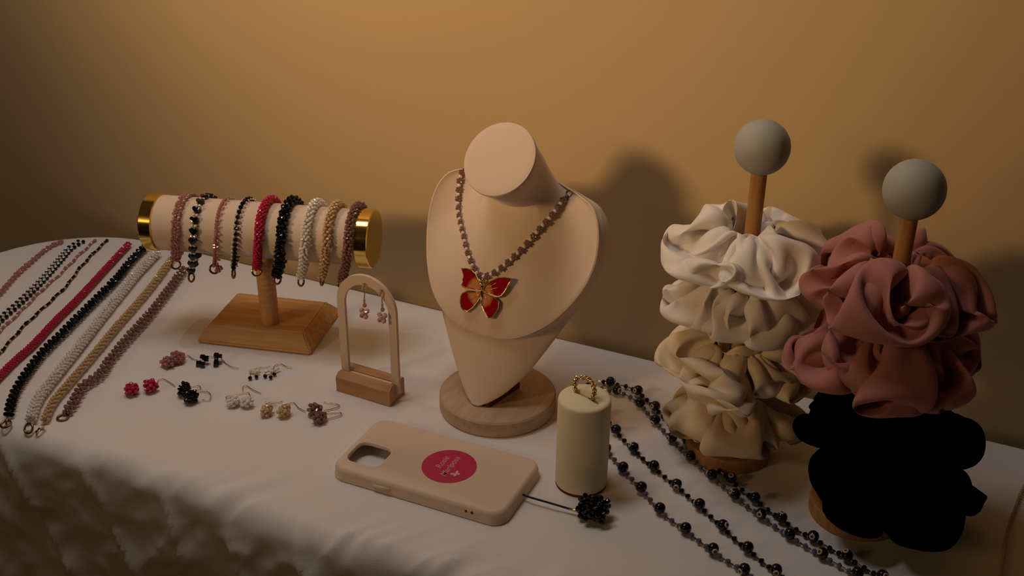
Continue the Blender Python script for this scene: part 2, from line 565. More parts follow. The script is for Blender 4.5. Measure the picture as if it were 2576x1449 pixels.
# 5 hot pink rope
p = strand_path(5, 0.0046)
t, org = root_at('beaded_choker', p[-1], 'thick hot pink woven bead choker lying left of the black rope', 'necklace', GS)
stuff('bead_weave', [(q, R, 0.0015) for q, R in rope(p, 0.0024, 0.0019, 5, 0.63)], M_hot, t, org)

# 6 black rope, 9 mauve rope: beads large enough to tell apart
p = strand_path(6, 0.0056)
t, org = root_at('beaded_choker', p[-1], 'thick black faceted bead rope choker with a ring clasp near the front edge', 'necklace', GS)
beads('bead', [(q, R, 0.00225) for q, R in rope(p, 0.0028, 0.0037, 3, 1.05)][:297], M_black, t, org)
clasp_ring(t, org, at(*RING[6], 0.002), Matrix.Rotation(0.2, 3, 'X'))
link('link', tube('link', [p[-1]-org, at(*RING[6], 0.003)-org], 0.0009, M_brass), t)

p = strand_path(7, 0.0058)
t, org = root_at('beaded_choker', p[-1], 'wide clear crystal woven choker right of the black rope', 'necklace', GS)
stuff('bead_weave', [(q, R, 0.0017) for q, R in rope(p, 0.0036, 0.0027, 6, 0.5)], M_clear, t, org)
clasp_ring(t, org, at(*RING[7], 0.003), Matrix.Rotation(0.9, 3, 'X'))

p = strand_path(8, 0.0050)
t, org = root_at('beaded_choker', p[-1], 'champagne crystal choker between the clear one and the mauve one', 'necklace', GS)
stuff('bead_weave', [(q, R, 0.0017) for q, R in rope(p, 0.0026, 0.0028, 4, 0.6)], M_champ, t, org)
clasp_ring(t, org, at(*RING[8], 0.003), Matrix.Rotation(-0.9, 3, 'Y'), m=M_goldw)

p = strand_path(9, 0.0058)
t, org = root_at('beaded_choker', p[-1], 'mauve crystal rope choker, rightmost of the row, ending in a brass ring', 'necklace', GS)
beads('bead', [(q, R, 0.0022) for q, R in rope(p, 0.0030, 0.0037, 3, 1.0)][:297], M_mauve, t, org)
clasp_ring(t, org, at(*RING[9], 0.0015), Matrix.Rotation(0.1, 3, 'X'), 0.0046)
link('link', tube('link', [p[-1]-org, at(166, 1040, 0.002)-org], 0.0008, M_brass), t)

# ------------------------------------------------------------------ bracelet bar on its wooden foot
BARC = V((-0.6232, 0.7780, 0.1160)); BANG = math.radians(16.0)
BDIR = V((math.cos(BANG), math.sin(BANG), 0)); BN = V((-math.sin(BANG), math.cos(BANG), 0))
BR, BL = 0.0262, 0.219
bar = thing('bracelet_bar', (-0.636, 0.7945, 0.0), 'wooden t-bar bracelet stand with cream velvet roll and gold end caps', 'stand', None, BANG)
def foot_mesh():
    bm = bmesh.new(); rows = []
    for hx, hy, z in ((0.0575, 0.0440, 0.0), (0.0583, 0.0448, 0.0035), (0.0478, 0.0330, 0.0175)):
        rows.append([bm.verts.new((sx*hx, sy*hy, z)) for sx, sy in ((-1, -1), (1, -1), (1, 1), (-1, 1))])
    bm.faces.new(rows[0][::-1]); bm.faces.new(rows[-1])
    for a, b in zip(rows[:-1], rows[1:]):
        for k in range(4):
            bm.faces.new((a[k], a[(k+1) % 4], b[(k+1) % 4], b[k]))
    bmesh.ops.bevel(bm, geom=bm.edges[:], offset=0.0012, segments=2, affect='EDGES')
    return sharp(bm_mesh('foot', bm, M_wood), 30)
link('foot', foot_mesh(), bar).rotation_euler = (0, 0, math.radians(-2.0))
inv = Matrix.Rotation(-BANG, 3, 'Z')
cl_ = inv @ (BARC-bar.location)
px_, py_ = cl_.x, cl_.y
link('post', lathe('post', [(0, 0.016), (0.0086, 0.016), (0.0088, 0.018), (0.0088, cl_.z-BR+0.004), (0, cl_.z-BR+0.004)], M_wood, 32), bar, (px_, py_, 0))
rl = link('velvet_roll', lathe('velvet_roll', [(0, -BL/2+0.010), (BR, -BL/2+0.010), (BR, BL/2-0.010), (0, BL/2-0.010)], M_velvet, 64), bar, cl_)
rl.rotation_euler = (0, PI/2, 0)
for s in (-1, 1):
    R2 = BR+0.0014
    c = link('end_cap', lathe('end_cap', [(R2-0.002, -0.001), (R2, 0), (R2, 0.0110), (R2-0.0008, 0.0118), (0, 0.0118)], M_gold, 64, 25), bar, cl_+V((s*(BL/2-0.0115), 0, 0)))
    c.rotation_euler = (0, s*PI/2, 0)
    c['label'] = 'polished gold end cap'

# bracelets hanging on the roll: closed drops over the top of the roll
def drop_loop(px, bottom_py, rb, slack=0.0, n=96):
    """loop round the roll at picture column px, drawn down to bottom_py, as a polyline starting at the bottom front"""
    # place along the roll: where the line of the front of the roll crosses this column
    best = None
    for k in range(-400, 401):
        c = BARC+BDIR*(k/400*BL/2)
        q = c-BN*BR*0.9+V((0, 0, 0.006))
        d = q-CAM; u = W/2+F*d.dot(RT)/d.dot(FW)
        if best is None or abs(u-px) < best[0]:
            best = (abs(u-px), c)
    c = best[1]
    R = BR+rb
    # drop length so that the bottom shows at bottom_py
    lo, hi = 0.0, 0.12
    fwd = -0.016
    for _ in range(40):
        m = (lo+hi)/2; q = c+BN*fwd-V((0, 0, m)); d = q-CAM
        if H/2-F*d.dot(UP)/d.dot(FW) < bottom_py:
            lo = m
        else:
            hi = m
    hgt = max(lo, R*1.08)
    al = math.acos(min(1, R/math.hypot(hgt, fwd)))
    base = math.atan2(-hgt, fwd)
    a0 = base-al; a1 = base+al          # tangent points, angle measured in (BN, z)
    P = lambda a: c+BN*(R*math.cos(a))+V((0, 0, R*math.sin(a)))
    bot = c+BN*fwd-V((0, 0, hgt))
    # front side: go from the bottom up the front (BN negative), over the top, down the back
    up_ = []
    a = a0
    while a > a1-2*PI:
        up_.append(P(a)); a -= 0.12
    up_.append(P(a1-2*PI))
    pts = [bot+(up_[0]-bot)*k/6 for k in range(6)]+up_+[up_[-1]+(bot-up_[-1])*k/6 for k in range(1, 7)]
    # the bracelets hang a little askew, their lower ends swung towards the left cap
    pts = [q+BDIR*(0.30*min(0.0, q.z-c.z-0.004)-(0.16*(q-bot).dot(BN)*min(1.0, max(0.0, (c.z-q.z)/0.02)))) for q in pts]
    return pts, c

def outward(q, c):
    v = q-c; v -= BDIR*v.dot(BDIR)
    return v.normalized()

GB = 'bead bracelets hung on the velvet roll'
BRC = [
 (446, 648, 'pale pink daisy bracelet hanging at the left end of the velvet roll'),
 (492, 690, 'bracelet of black heart beads hung on the velvet roll'),
 (547, 668, 'slim pale pink bead bracelet right of the black hearts'),
 (598, 680, 'slim single row bracelet of round black beads left of the hot pink one'),
 (656, 655, 'hot pink woven bracelet in front of the wooden post with gold clasp'),
 (712, 695, 'thick black bead rope bracelet just right of the post'),
 (774, 700, 'clear crystal bracelet right of the thick black one'),
 (826, 698, 'champagne crystal bracelet between the clear and the mauve ones'),
 (880, 706, 'mauve crystal bracelet nearest the right gold cap'),
]
def front_sense(poly, c):
    # frames whose local z is the outward normal and local y runs up the strand
    out = []
    return out

for bi, (px, by_, lab) in enumerate(BRC):
    rb = (0.0026, 0.0026, 0.0018, 0.0022, 0.0030, 0.0036, 0.0034, 0.0032, 0.0032)[bi]
    poly, c = drop_loop(px, by_, rb)
    t, org = root_at('bead_bracelet', poly[0], lab, 'bracelet', GB)
    bot = poly[0]
    def nf(q, tg):
        n = tg.cross(BDIR).normalized(); n = -n if n.dot(outward(q, c)) < 0 else n; y = tg if tg.z >= 0 or q.z > c.z else -tg; x = y.cross(n).normalized(); y = n.cross(x)
        return Matrix((x, y, n)).transposed()
    if bi == 0:
        beads('flower', [(q, nf(q, tg) @ Matrix.Rotation(i*.4, 3, 'Z'), 0.0052) for i, (q, tg) in enumerate(walk(poly, 0.0092, 0.003))], M_pink, t, org, flower_mesh('flower', M_pink))
        stuff('spacer_beads', [(q+BDIR*s*0.0026, nf(q, tg), 0.0016) for q, tg in walk(poly, 0.0092, 0.0076) for s in (-1, 1)], M_palep, t, org)
    elif bi == 1:
        beads('heart_bead', [(q, nf(q, tg), 0.0041) for q, tg in walk(poly, 0.0102, 0.003)], M_black, t, org, heart_mesh(M_black))
        stuff('crystal_beads', [(q+BDIR*s*0.0016, nf(q, tg), 0.0015) for q, tg in walk(poly, 0.0102, 0.0081) for s in (-1, 1)], M_clear, t, org)
    elif bi == 2:
        stuff('bead_row', [(q, frame(tg), 0.0018) for q, tg in walk(poly, 0.0033, 0.001)], M_pink, t, org)
        stuff('edge_beads', [(q+BDIR*0.0032, frame(tg), 0.0014) for q, tg in walk(poly, 0.0066, 0.002)], M_palep, t, org)
    elif bi == 3:
        beads('bead', [(q, frame(tg), 0.0024) for q, tg in walk(poly, 0.0054, 0.003)], M_black, t, org)
        stuff('edge_crystals', [(q+BDIR*s*0.0028, frame(tg), 0.0010) for q, tg in walk(poly, 0.0054, 0.0057) for s in (-1, 1)], M_clear, t, org)
    elif bi == 4:
        stuff('bead_weave', [(q, R, 0.0016) for q, R in rope(poly, 0.0031, 0.0021, 6, 0.52)], M_hot, t, org)
    elif bi == 5:
        beads('bead', [(q, R, 0.00235) for q, R in rope(poly, 0.0033, 0.0036, 4, 0.8)], M_black, t, org)
    else:
        mm = {6: M_clear, 7: M_champ, 8: M_mauve}[bi]
        stuff('bead_weave', [(q, R, 0.0017) for q, R in rope(poly, 0.0032, 0.0027, 5, 0.6)], mm, t, org)
    low = bot-V((0, 0, 0.0045))
    tilt = [0.1, 1.2, 0.3, 1.5, 0.2, 0.9, 1.1, 1.4, 0.6][bi]
    Rr = Matrix.Rotation(math.radians(25), 3, 'Z') @ Matrix.Rotation(PI/2-0.45, 3, 'X') @ Matrix.Rotation(tilt, 3, 'Y')
    cr_ = clasp_ring(t, org, low, Rr, 0.0042, M_gold if bi == 4 else M_brass)
    if bi == 4:
        cr_['label'] = 'shiny gold clasp ring'
        link('clasp', mesh('clasp', (SV*0.0019+np.array(bot-org)).tolist(), SF, M_gold), t)
    elif bi == 2:
        stuff('tassel_beads', [(bot+V((random.gauss(0.004, .002), random.gauss(0, .002), random.gauss(-.003, .002))), rnd_rot(), 0.0017) for k in range(12)], M_pink, t, org)

# ------------------------------------------------------------------ earrings on the cloth
def wire(parent, org, pix, z=0.0012, r=0.00042, name='hook', zs=None):
    pts = [at(x, y, z if zs is None else zs[i]) for i, (x, y) in enumerate(pix)]
    return link(name, tube(name, [q-org for q in cr(pts, 5)], r, M_goldw, 6), parent)

def cluster(n, sx, sy, sz, rb, seed):
    rs = random.Random(seed); out = []
    for i in range(n):
        # points over an ellipsoid shell
        zz = 1-2*(i+0.5)/n; rr = math.sqrt(1-zz*zz); a = i*2.39996
        out.append((V((rr*math.cos(a)*sx, rr*math.sin(a)*sy, zz*sz))*rs.uniform(.72, 1.15), Matrix.Rotation(rs.uniform(0, 6), 3, 'X') @ Matrix.Rotation(rs.uniform(0, 6), 3, 'Z'), rb*rs.uniform(.85, 1.1)))
    return out

GE = 'bead earrings laid out on the cloth'
def earring(px, py, size, m, lab, seed, hook=None, n=26, rb=0.0021, shape=(1, 1, 1), rot=0.0, part='bead_cluster'):
    r = size
    c = at(px, py, 0.0); sx, sy, sz = shape
    t = thing('bead_earring', c, lab, 'earring', GE)
    it = [(Matrix.Rotation(rot, 3, 'Z') @ p+V((0, 0, r*sz*0.86+rb*0.7)), R, q) for p, R, q in cluster(n, r*sx, r*sy, r*sz, rb, seed)]
    core = [(V((0, 0, r*sz*0.86+rb*0.7)), Matrix.Identity(3), r*0.62*min(shape))]
    stuff(part, [(p+c, R, q) for p, R, q in it+core], m, t, c)
    if hook:
        wire(t, c, hook)
    return t, c

HK = lambda pts: [(280+x/4.155, 840+y/4.155) for x, y in pts]
earring(424, 922, 0.0052, M_pink, 'left pale pink crystal cluster earring, in front of the chokers', 1, shape=(1.1, 1, .8))
earring(448, 912, 0.0055, M_pink, 'right pale pink crystal cluster earring, touching its twin', 2, HK([(750, 235), (800, 225), (850, 260), (900, 275)]), shape=(1.1, 1, .85))
earring(334, 992, 0.0052, M_hot, 'left hot pink bead cluster earring near the front edge', 3, shape=(1, 1, .9))
earring(380, 985, 0.0056, M_hot, 'right hot pink bead cluster earring beside its twin, hook up', 4, HK([(480, 525), (490, 485), (540, 470), (600, 500), (670, 545)]), shape=(1, 1, .95))
earring(466, 994, 0.0056, M_black, 'black bead cluster earring with its hook pointing right, rear one of the pair', 5, HK([(740, 565), (780, 553), (900, 540), (930, 550), (925, 572), (830, 580)]))
earring(482, 1012, 0.0056, M_black, 'black bead cluster earring leaning over its twin, nearest the front edge', 6, HK([(880, 600), (1000, 603), (1040, 640), (1025, 690), (950, 690)]))
earring(588, 1020, 0.0050, M_clear, 'left clear crystal cluster earring with a long bent hook', 7, HK([(1290, 690), (1205, 675), (1215, 650), (1300, 632), (1430, 615), (1455, 680)]), shape=(1, 1, .8))
earring(622, 1022, 0.0052, M_clear, 'right clear crystal cluster earring beside its twin', 8, HK([(1375, 600), (1378, 550), (1420, 543), (1480, 585), (1565, 622)]), shape=(1, 1, .8))
earring(672, 1044, 0.0048, M_champ, 'left champagne crystal drop earring, in front of the clear pair', 9, HK([(1730, 745), (1640, 720), (1620, 712), (1790, 706)]), shape=(.85, 1.15, .9), n=24)
earring(716, 1047, 0.0050, M_champ, 'right champagne crystal drop earring with its hook to the right', 10, HK([(1860, 730), (1900, 715), (1930, 740), (1960, 775), (2030, 808)]), shape=(.9, 1.2, .9), n=24)
earring(795, 1046, 0.0054, M_mauve, 'rear mauve crystal cluster earring near the phone case', 11, HK([(2220, 715), (2330, 728), (2385, 755), (2300, 785), (2220, 800)]))
earring(806, 1062, 0.0054, M_mauve, 'front mauve crystal cluster earring near the phone case, under its twin', 12, HK([(2240, 825), (2350, 815), (2400, 825), (2390, 855), (2240, 890)]), shape=(.9, 1.15, .8))

# two black square-bead earrings and two with black drops
for (px, py, lab, sq, cr2) in ((510, 918, 'left black square bead earring with one clear crystal, below the wooden foot', ((-.0017, .0026), (.0020, .0024), (.0022, -.0024), (-.0015, -.0026)), (-.0018, 0)),
                          (545, 914, 'right black square bead earring turned on edge, hook to the right', ((-.0020, .0028), (.0015, .0024), (.0012, -.0012), (.0026, -.0034)), (.0036, .0008))):
    c = at(px, py, 0.0)
    t = thing('square_bead_earring', c, lab, 'earring', GE)
    cm = box('square_bead', 0.0044, 0.0044, 0.0044, M_black, 0.0004)
    for i, (dx, dy) in enumerate(sq):
        o = link('square_bead', cm, t, (dx*1.2, dy*1.35, 0.0028+0.0030*(i < 2)))
        o.rotation_euler = (0.25, 0.06*i, 0.42+0.08*i)
    o = link('crystal_bead', mesh('crystal_bead', (BV*0.0018).tolist(), BF, M_clear), t, (cr2[0], cr2[1], 0.0048))
    if px > 530:
        wire(t, c, HK([(1110, 255), (1160, 270), (1200, 310), (1260, 345), (1330, 358)]))
    else:
        wire(t, c, HK([(960, 255), (1010, 235), (1060, 240), (1090, 250)]))
for (px, py, lab, dr, hk) in ((640, 940, 'left earring of clear crystals with two black drop beads', ((629, 951), (645, 948)), [(1450, 420), (1460, 385), (1550, 352), (1660, 338)]),
                          (678, 938, 'right earring of clear crystals with three black drop beads', ((667, 946), (681, 949), (690, 941)), [(1690, 370), (1710, 330), (1770, 315), (1830, 340), (1890, 352)])):
    c = at(px, py, 0.0)
    t = thing('drop_earring', c, lab, 'earring', GE)
    for x, y in dr:
        q = at(x, y, 0.0022)
        beads('black_bead', [(q, rnd_rot(), 0.0021)], M_black, t, c)
        q2 = at(x+2, y-12, 0.004)
        link('drop_wire', tube('drop_wire', [q-c, q2-c], 0.0004, M_goldw, 5), t)
    it = [(at(dr[0][0]+(dr[-1][0]-dr[0][0])*k/6+random.uniform(-3, 3), py-6+random.uniform(-6, 3), 0.0035), rnd_rot(), 0.0016) for k in range(9)]
    stuff('crystal_beads', it, M_clear, t, c)
    wire(t, c, HK(hk))

# ------------------------------------------------------------------ arch earring holder with its two earrings
AC = (at(845, 982)+at(976, 1023)+at(1020, 990)+(at(845, 982)+at(1020, 990)-at(976, 1023)))/4
AANG = math.radians(-1.5)
arch = thing('arch_earring_stand', AC, 'cream arch earring stand slotted into a brown wooden block', 'stand', None, AANG)
bw, bd = 0.0285, 0.0125
def block_mesh():
    prof = [(-bd, 0.0), (bd, 0.0), (bd, 0.0165), (bd-0.0015, 0.018), (0.0040, 0.0180), (0.0022, 0.0165), (0.0022, 0.0075), (-0.0022, 0.0075), (-0.0022, 0.0165), (-0.0040, 0.0180), (-bd+0.004, 0.0178), (-bd, 0.0145)]
    return prism('block', [V((bw, y, z)) for y, z in prof], V((1, 0, 0)), 2*bw, M_wood3, 30)
link('block', block_mesh(), arch)
def arch_mesh():
    wo, wi, top = 0.0305, 0.0228, 0.1185
    def outl(w, z0, top_):
        zc = top_-w
        pts = [(w, z0)]+[(w*math.cos(a), zc+w*math.sin(a)) for a in np.linspace(0, PI, 33)]+[(-w, z0)]
        return pts
    O = outl(wo, 0.0080, top); I = outl(wi, 0.0160, top-0.0092)
    bm = bmesh.new(); th = 0.0016
    sides = []
    for y in (-th, th):
        sides.append(([bm.verts.new((x, y, z)) for x, z in O], [bm.verts.new((x, y, z)) for x, z in I]))
    n = len(O)
    for k in range(n-1):
        for s in (0, 1):
            o_, i_ = sides[s]
            bm.faces.new((o_[k], o_[k+1], i_[k+1], i_[k]))
        bm.faces.new((sides[0][0][k], sides[0][0][k+1], sides[1][0][k+1], sides[1][0][k]))
        bm.faces.new((sides[0][1][k], sides[0][1][k+1], sides[1][1][k+1], sides[1][1][k]))
    # cross bar that joins the two legs inside the slot
    for s in (0, 1):
        o_, i_ = sides[s]
        bm.faces.new((o_[0], i_[0], i_[-1], o_[-1]))
    bm.faces.new((sides[0][0][0], sides[1][0][0], sides[1][0][-1], sides[0][0][-1]))
    bm.faces.new((sides[0][1][0], sides[1][1][0], sides[1][1][-1], sides[0][1][-1]))
    me = bm_mesh('arch_board', bm, M_velvet)
    return sharp(me, 40)
link('arch_board', arch_mesh(), arch, (0.0012, 0, 0))
def hanging_earring(hx, hy, cx, cy, lab, seed):
    n = V((math.sin(AANG), -math.cos(AANG), 0))
    p0 = AC+n*0.004
    hk = on_plane(hx, hy, AC+n*0.0022, n); cc = on_plane(cx, cy, p0, n)
    t = thing('flower_earring', cc, lab, 'earring', 'flower earrings hung on the arch')
    top = on_plane(hx+1, hy+22, AC-n*0.001, n)
    pts = [on_plane(hx-6, hy+20, AC+n*0.0026, n), on_plane(hx-3, hy+8, AC+n*0.003, n), hk+n*0.001, on_plane(hx+4, hy+8, AC+n*0.003, n), on_plane(hx+3, hy+22, AC+n*0.003, n), cc+V((0, 0, 0.012))]
    link('hook', tube('hook', [q-cc for q in cr(pts, 5)], 0.0005, M_goldw, 6), t)
    link('connector', lathe('connector', [(0, 0.0085), (0.0010, 0.0088), (0.0010, 0.0125), (0, 0.013)], M_goldw, 8), t)
    rs = random.Random(seed)
    for k, (dx, dz, r) in enumerate(((0.0, 0.0062, .0022), (-.0027, .001, .0027), (.0028, .0016, .0027), (-.0020, -.0034, .0026), (.0022, -.0032, .0026), (0, -.0005, .0022))):
        o = link('crystal_bead', unit_bead(M_palep if k % 3 else M_pink), t, (dx, -0.0006*k, dz))
        o.scale = (r*0.9, r*0.9, r*1.15); o.rotation_euler = (rs.uniform(-.4, .4), dx*160, rs.uniform(0, 3))
    return t
hanging_earring(915, 711, 918, 784, 'pink crystal earring hanging at the left under the cream arch', 3)
hanging_earring(958, 727, 963, 795, 'pink crystal earring hanging at the right under the cream arch', 4)

# ------------------------------------------------------------------ necklace bust on a round wooden base
BC = V((-0.3705, 0.7670, 0.0))
bust = thing('necklace_bust', BC, 'cream velvet neck bust on a round wooden base, wearing the butterfly necklace', 'bust')
link('base', lathe('base', [(0, 0), (0.0510, 0), (0.0518, 0.0012), (0.0518, 0.0130), (0.0505, 0.0145), (0, 0.0145)], M_wood2, 72), bust)
BYAW = math.radians(-7.0)
TIP = V((-0.3773, 0.7355, 0.0150))
ctl = [  # phi, x, y, z of the lower rim of the chest (right half)
 (0, 0.0, 0.0190, 0.0755), (15, 0.021, 0.0200, 0.0770), (30, 0.041, 0.0240, 0.0840), (48, 0.060, 0.0330, 0.0990), (66, 0.0745, 0.0440, 0.1230),
 (84, 0.0815, 0.0540, 0.1500), (100, 0.0795, 0.0620, 0.1760), (115, 0.0700, 0.0690, 0.1930), (132, 0.0540, 0.0755, 0.1985), (150, 0.0370, 0.0800, 0.2020), (166, 0.018, 0.083, 0.207), (180, 0.0, 0.0840, 0.2090)]
NPH = 96
def ring_from(ctl_):
    a = [c[0] for c in ctl_]
    # smooth the control polygon with Catmull-Rom over the closed loop
    pts = [V(c[1:]) for c in ctl_]+[V((-c[1], c[2], c[3])) for c in ctl_[-2:0:-1]]
    den = cr(pts, 12, True)
    P = np.array([tuple(q) for q in den])
    s = np.concatenate([[0], np.cumsum(np.linalg.norm(np.roll(P, -1, 0)-P, axis=1))])
    return P, s
_P, _s = ring_from(ctl)
def sample(P, s, ts):
    Q = np.vstack([P, P[:1]])
    return np.stack([np.interp(ts*s[-1], s, Q[:, k]) for k in range(3)], -1)
TS = np.arange(NPH)/NPH
rim = sample(_P, _s, TS)*np.array([1.03, 1, 1])-np.array([0.0015, 0, 0])
PH = TS*2*PI
def ell(cy, cz, rx, fy, fz):
    """loop: front point (fy, fz) relative to centre"""
    return np.stack([rx*np.sin(PH), cy+fy*np.cos(PH), cz+fz*np.cos(PH)], -1)
disc_c = np.array([0, 0.0370, 0.2310]); dn = np.array([0, -0.77, 0.64])
td = np.array([0, -0.64, -0.77])
def circ(c, r, t):
    return np.array(c)+r*(np.sin(PH)[:, None]*np.array([1, 0, 0])+np.cos(PH)[:, None]*np.array(t))
loops = []
loops.append(circ(disc_c, 0.0001, td))
for k in (0.3, 0.6, 0.85, 0.96):
    loops.append(circ(disc_c, 0.0318*k, td))
loops.append(circ(disc_c-dn*0.0003, 0.0316, td))
loops.append(circ(disc_c-dn*0.0012, 0.0320, td))
loops.append(circ(disc_c-dn*0.0045, 0.0318, td))
loops.append(circ(disc_c-dn*0.014, 0.0296, td))
def unit(v):
    v = np.array(v, float); return v/np.linalg.norm(v)
nk1 = circ([0, 0.0590, 0.2120], 0.0280, unit([0, -0.70, -0.60]))
nk2 = np.stack([0.0325*np.sin(PH), 0.0690-0.0200*np.cos(PH), 0.1990-0.0130*np.cos(PH)], -1)
loops.append(nk1); loops.append(nk2)
front = np.clip(np.cos(PH), 0, 1)[:, None]
for k, bl in ((0.14, 1), (0.30, 1), (0.48, 1), (0.66, 1), (0.82, 1), (0.93, 1)):
    L = nk2*(1-k)+rim*k
    bul = np.array([0, -0.0050, 0.0012])*4*k*(1-k)
    sag = np.array([0, 0.0, -0.010])*(4*k*(1-k))*(np.abs(np.sin(PH))**2)[:, None]   # hollow between neck and shoulder
    loops.append(L+bul*front+sag)
cen = rim.mean(0)
loops.append(rim*0.985+cen*0.015+np.array([0, -0.0005, 0.0005]))
loops.append(rim.copy())
loops.append(rim*0.992+cen*0.008+np.array([0, 0.0022, -0.0012]))
tip = np.array([0, 0.0, 0.0002])
tipz = TIP.z
sw = np.abs(np.sin(PH))[:, None]; bw = np.clip(-np.cos(PH), 0, 1)[:, None]
rim2 = rim+np.concatenate([0.0035*np.sin(PH)[:, None], 0.021*sw**2*(1-0.6*bw), -0.003*sw], 1)
for k in (0.3, 0.65, 1.0):
    loops.append(rim*(1-k)+rim2*k)
rimL = rim2-np.array([0, 0, tipz])
for k in (0.94, 0.84, 0.70, 0.55, 0.40, 0.26, 0.13, 0.05, 0.012):
    g = k**0.93
    bowl = 4*k*(1-k)
    L = rimL*np.array([k**0.63, k**0.82, k])*1.0
    side = np.abs(np.sin(PH))[:, None]; bk = np.clip(-np.cos(PH), 0, 1)[:, None]
    L = L+np.array([0, 0.0015, -0.0035])*bowl*(0.4+0.6*side)+np.array([0, 0.010, -0.035])*bowl*bk
    L = L*np.array([1.0, 1, 1])+np.array([0, 0.0020*k, 0])
    loops.append(L+np.array([0, 0, tipz]))
vb = np.concatenate(loops); fb = []
vb[:, 0] -= 0.006*np.exp(-((vb[:, 2]-0.085)/0.040)**2)
for i in range(len(loops)-1):
    for k in range(NPH):
        a, b = i*NPH+k, i*NPH+(k+1) % NPH
        fb.append((a, b, b+NPH, a+NPH))
fb.append(tuple(range(NPH))[::-1]); fb.append(tuple(range((len(loops)-1)*NPH, len(loops)*NPH)))
Rb = np.array(Matrix.Rotation(BYAW, 3, 'Z'))
vb = vb@Rb.T+np.array([TIP.x, TIP.y, 0])
bust_me = mesh('velvet_body', (vb-np.array(BC)).tolist(), fb, M_velvet, True)
bmx = bmesh.new(); bmx.from_mesh(bust_me); bmesh.ops.recalc_face_normals(bmx, faces=bmx.faces[:]); bmx.to_mesh(bust_me); bmx.free()
sharp(bust_me, 50)
body = link('velvet_body', bust_me, bust)
BVH = BVHTree.FromPolygons([V(x) for x in vb], [f for f in fb])
# wooden wedge that props the bust up from behind
wp = [at(1206, 1019, 0.0146), at(1240, 1023, 0.0146), at(1352, 905, 0.0146)+V((0, -0.004, 0.0)), at(1330, 900, 0.0146)]
wl = [V((TIP.x+0.004, TIP.y+0.004, 0.0145)), V((TIP.x+0.012, TIP.y+0.004, 0.0145)), V((TIP.x+0.022, TIP.y+0.045, 0.0145)), V((TIP.x+0.010, TIP.y+0.045, 0.0145))]
def wedge():
    bm = bmesh.new()
    lo_ = [bm.verts.new(p-BC) for p in wl]
    hi_ = [bm.verts.new(p-BC+V((0, 0, dz))) for p, dz in zip(wl, (0.003, 0.003, 0.058, 0.058))]
    bm.faces.new(lo_[::-1]); bm.faces.new(hi_)
    for k in range(4):
        bm.faces.new((lo_[k], lo_[(k+1) % 4], hi_[(k+1) % 4], hi_[k]))
    return sharp(bm_mesh('prop_wedge', bm, M_darkwood), 30)
pw = link('prop_wedge', wedge(), bust); pw['label'] = 'dark brown wedge behind the bust'

# butterfly necklace laid on the bust
def on_bust(px, py, lift):
    d = ray(px, py).normalized()
    h, n, i, dist = BVH.ray_cast(CAM, d)
    if h is None:
        return None, None
    if n.dot(d) > 0:
        n = -n
    return h+n*lift, n
LEFTP = [(1166, 428), (1160, 446), (1158, 466), (1156, 490), (1156, 512), (1159, 540), (1165, 568), (1172, 596), (1180, 632), (1192, 664), (1206, 688)]
RIGHTP = [(1222, 694), (1245, 686), (1266, 672), (1290, 650), (1315, 626), (1338, 600), (1360, 573), (1382, 547), (1402, 520), (1422, 496), (1440, 475), (1452, 466)]
nk_pts = []
nk_nrm = []
for (x, y) in LEFTP+RIGHTP:
    q, n = on_bust(x, y, 0.0024)
    if q is not None:
        nk_pts.append(q); nk_nrm.append(n)
# the hidden part closes round the back of the neck
q0, q1 = nk_pts[0], nk_pts[-1]
_loc = lambda x, y, z: Matrix.Rotation(BYAW, 3, 'Z') @ V((x, y, z))+V((TIP.x, TIP.y, 0))
back_arc = cr([q1, _loc(0.046, 0.090, 0.188), _loc(0.030, 0.0955, 0.184), _loc(0.0, 0.098, 0.186), _loc(-0.030, 0.0955, 0.184), q0+V((0.004, 0.012, -0.004)), q0], 8)
nk_poly = cr(nk_pts, 8)
t, org = root_at('butterfly_necklace', on_bust(1213, 700, 0.002)[0], 'mauve flower bead necklace with a red and gold butterfly pendant on the bust', 'necklace', None)
fl, cs = [], []
for i, (q, tg) in enumerate(walk(nk_poly, 0.0078, 0.002)):
    h, n, _, _ = BVH.find_nearest(q)
    n = (q-h).normalized() if (q-h).length > 1e-6 else n
    x = tg.cross(n).normalized()
    R = Matrix((x, n.cross(x), n)).transposed() @ Matrix.Rotation(random.uniform(0, 1), 3, 'Z')
    fl.append((q, R, 0.0034))
for i, (q, tg) in enumerate(walk(nk_poly, 0.0078, 0.0059)):
    cs.append((q, frame(tg), 0.0017))
fm = flower_mesh('flower_bead', M_mauve)
beads('flower_bead', fl, M_mauve, t, org, fm)
beads('crystal_bead', cs, M_clear, t, org)
stuff('hidden_bead_row', [(q, frame(tg), 0.0021) for q, tg in walk(back_arc, 0.0042, 0.002)], M_mauve, t, org)
clasp_ring(t, org, nk_pts[-1]+V((0.002, 0.004, 0.002)), Matrix.Rotation(1.0, 3, 'X'), 0.0028, M_goldw)
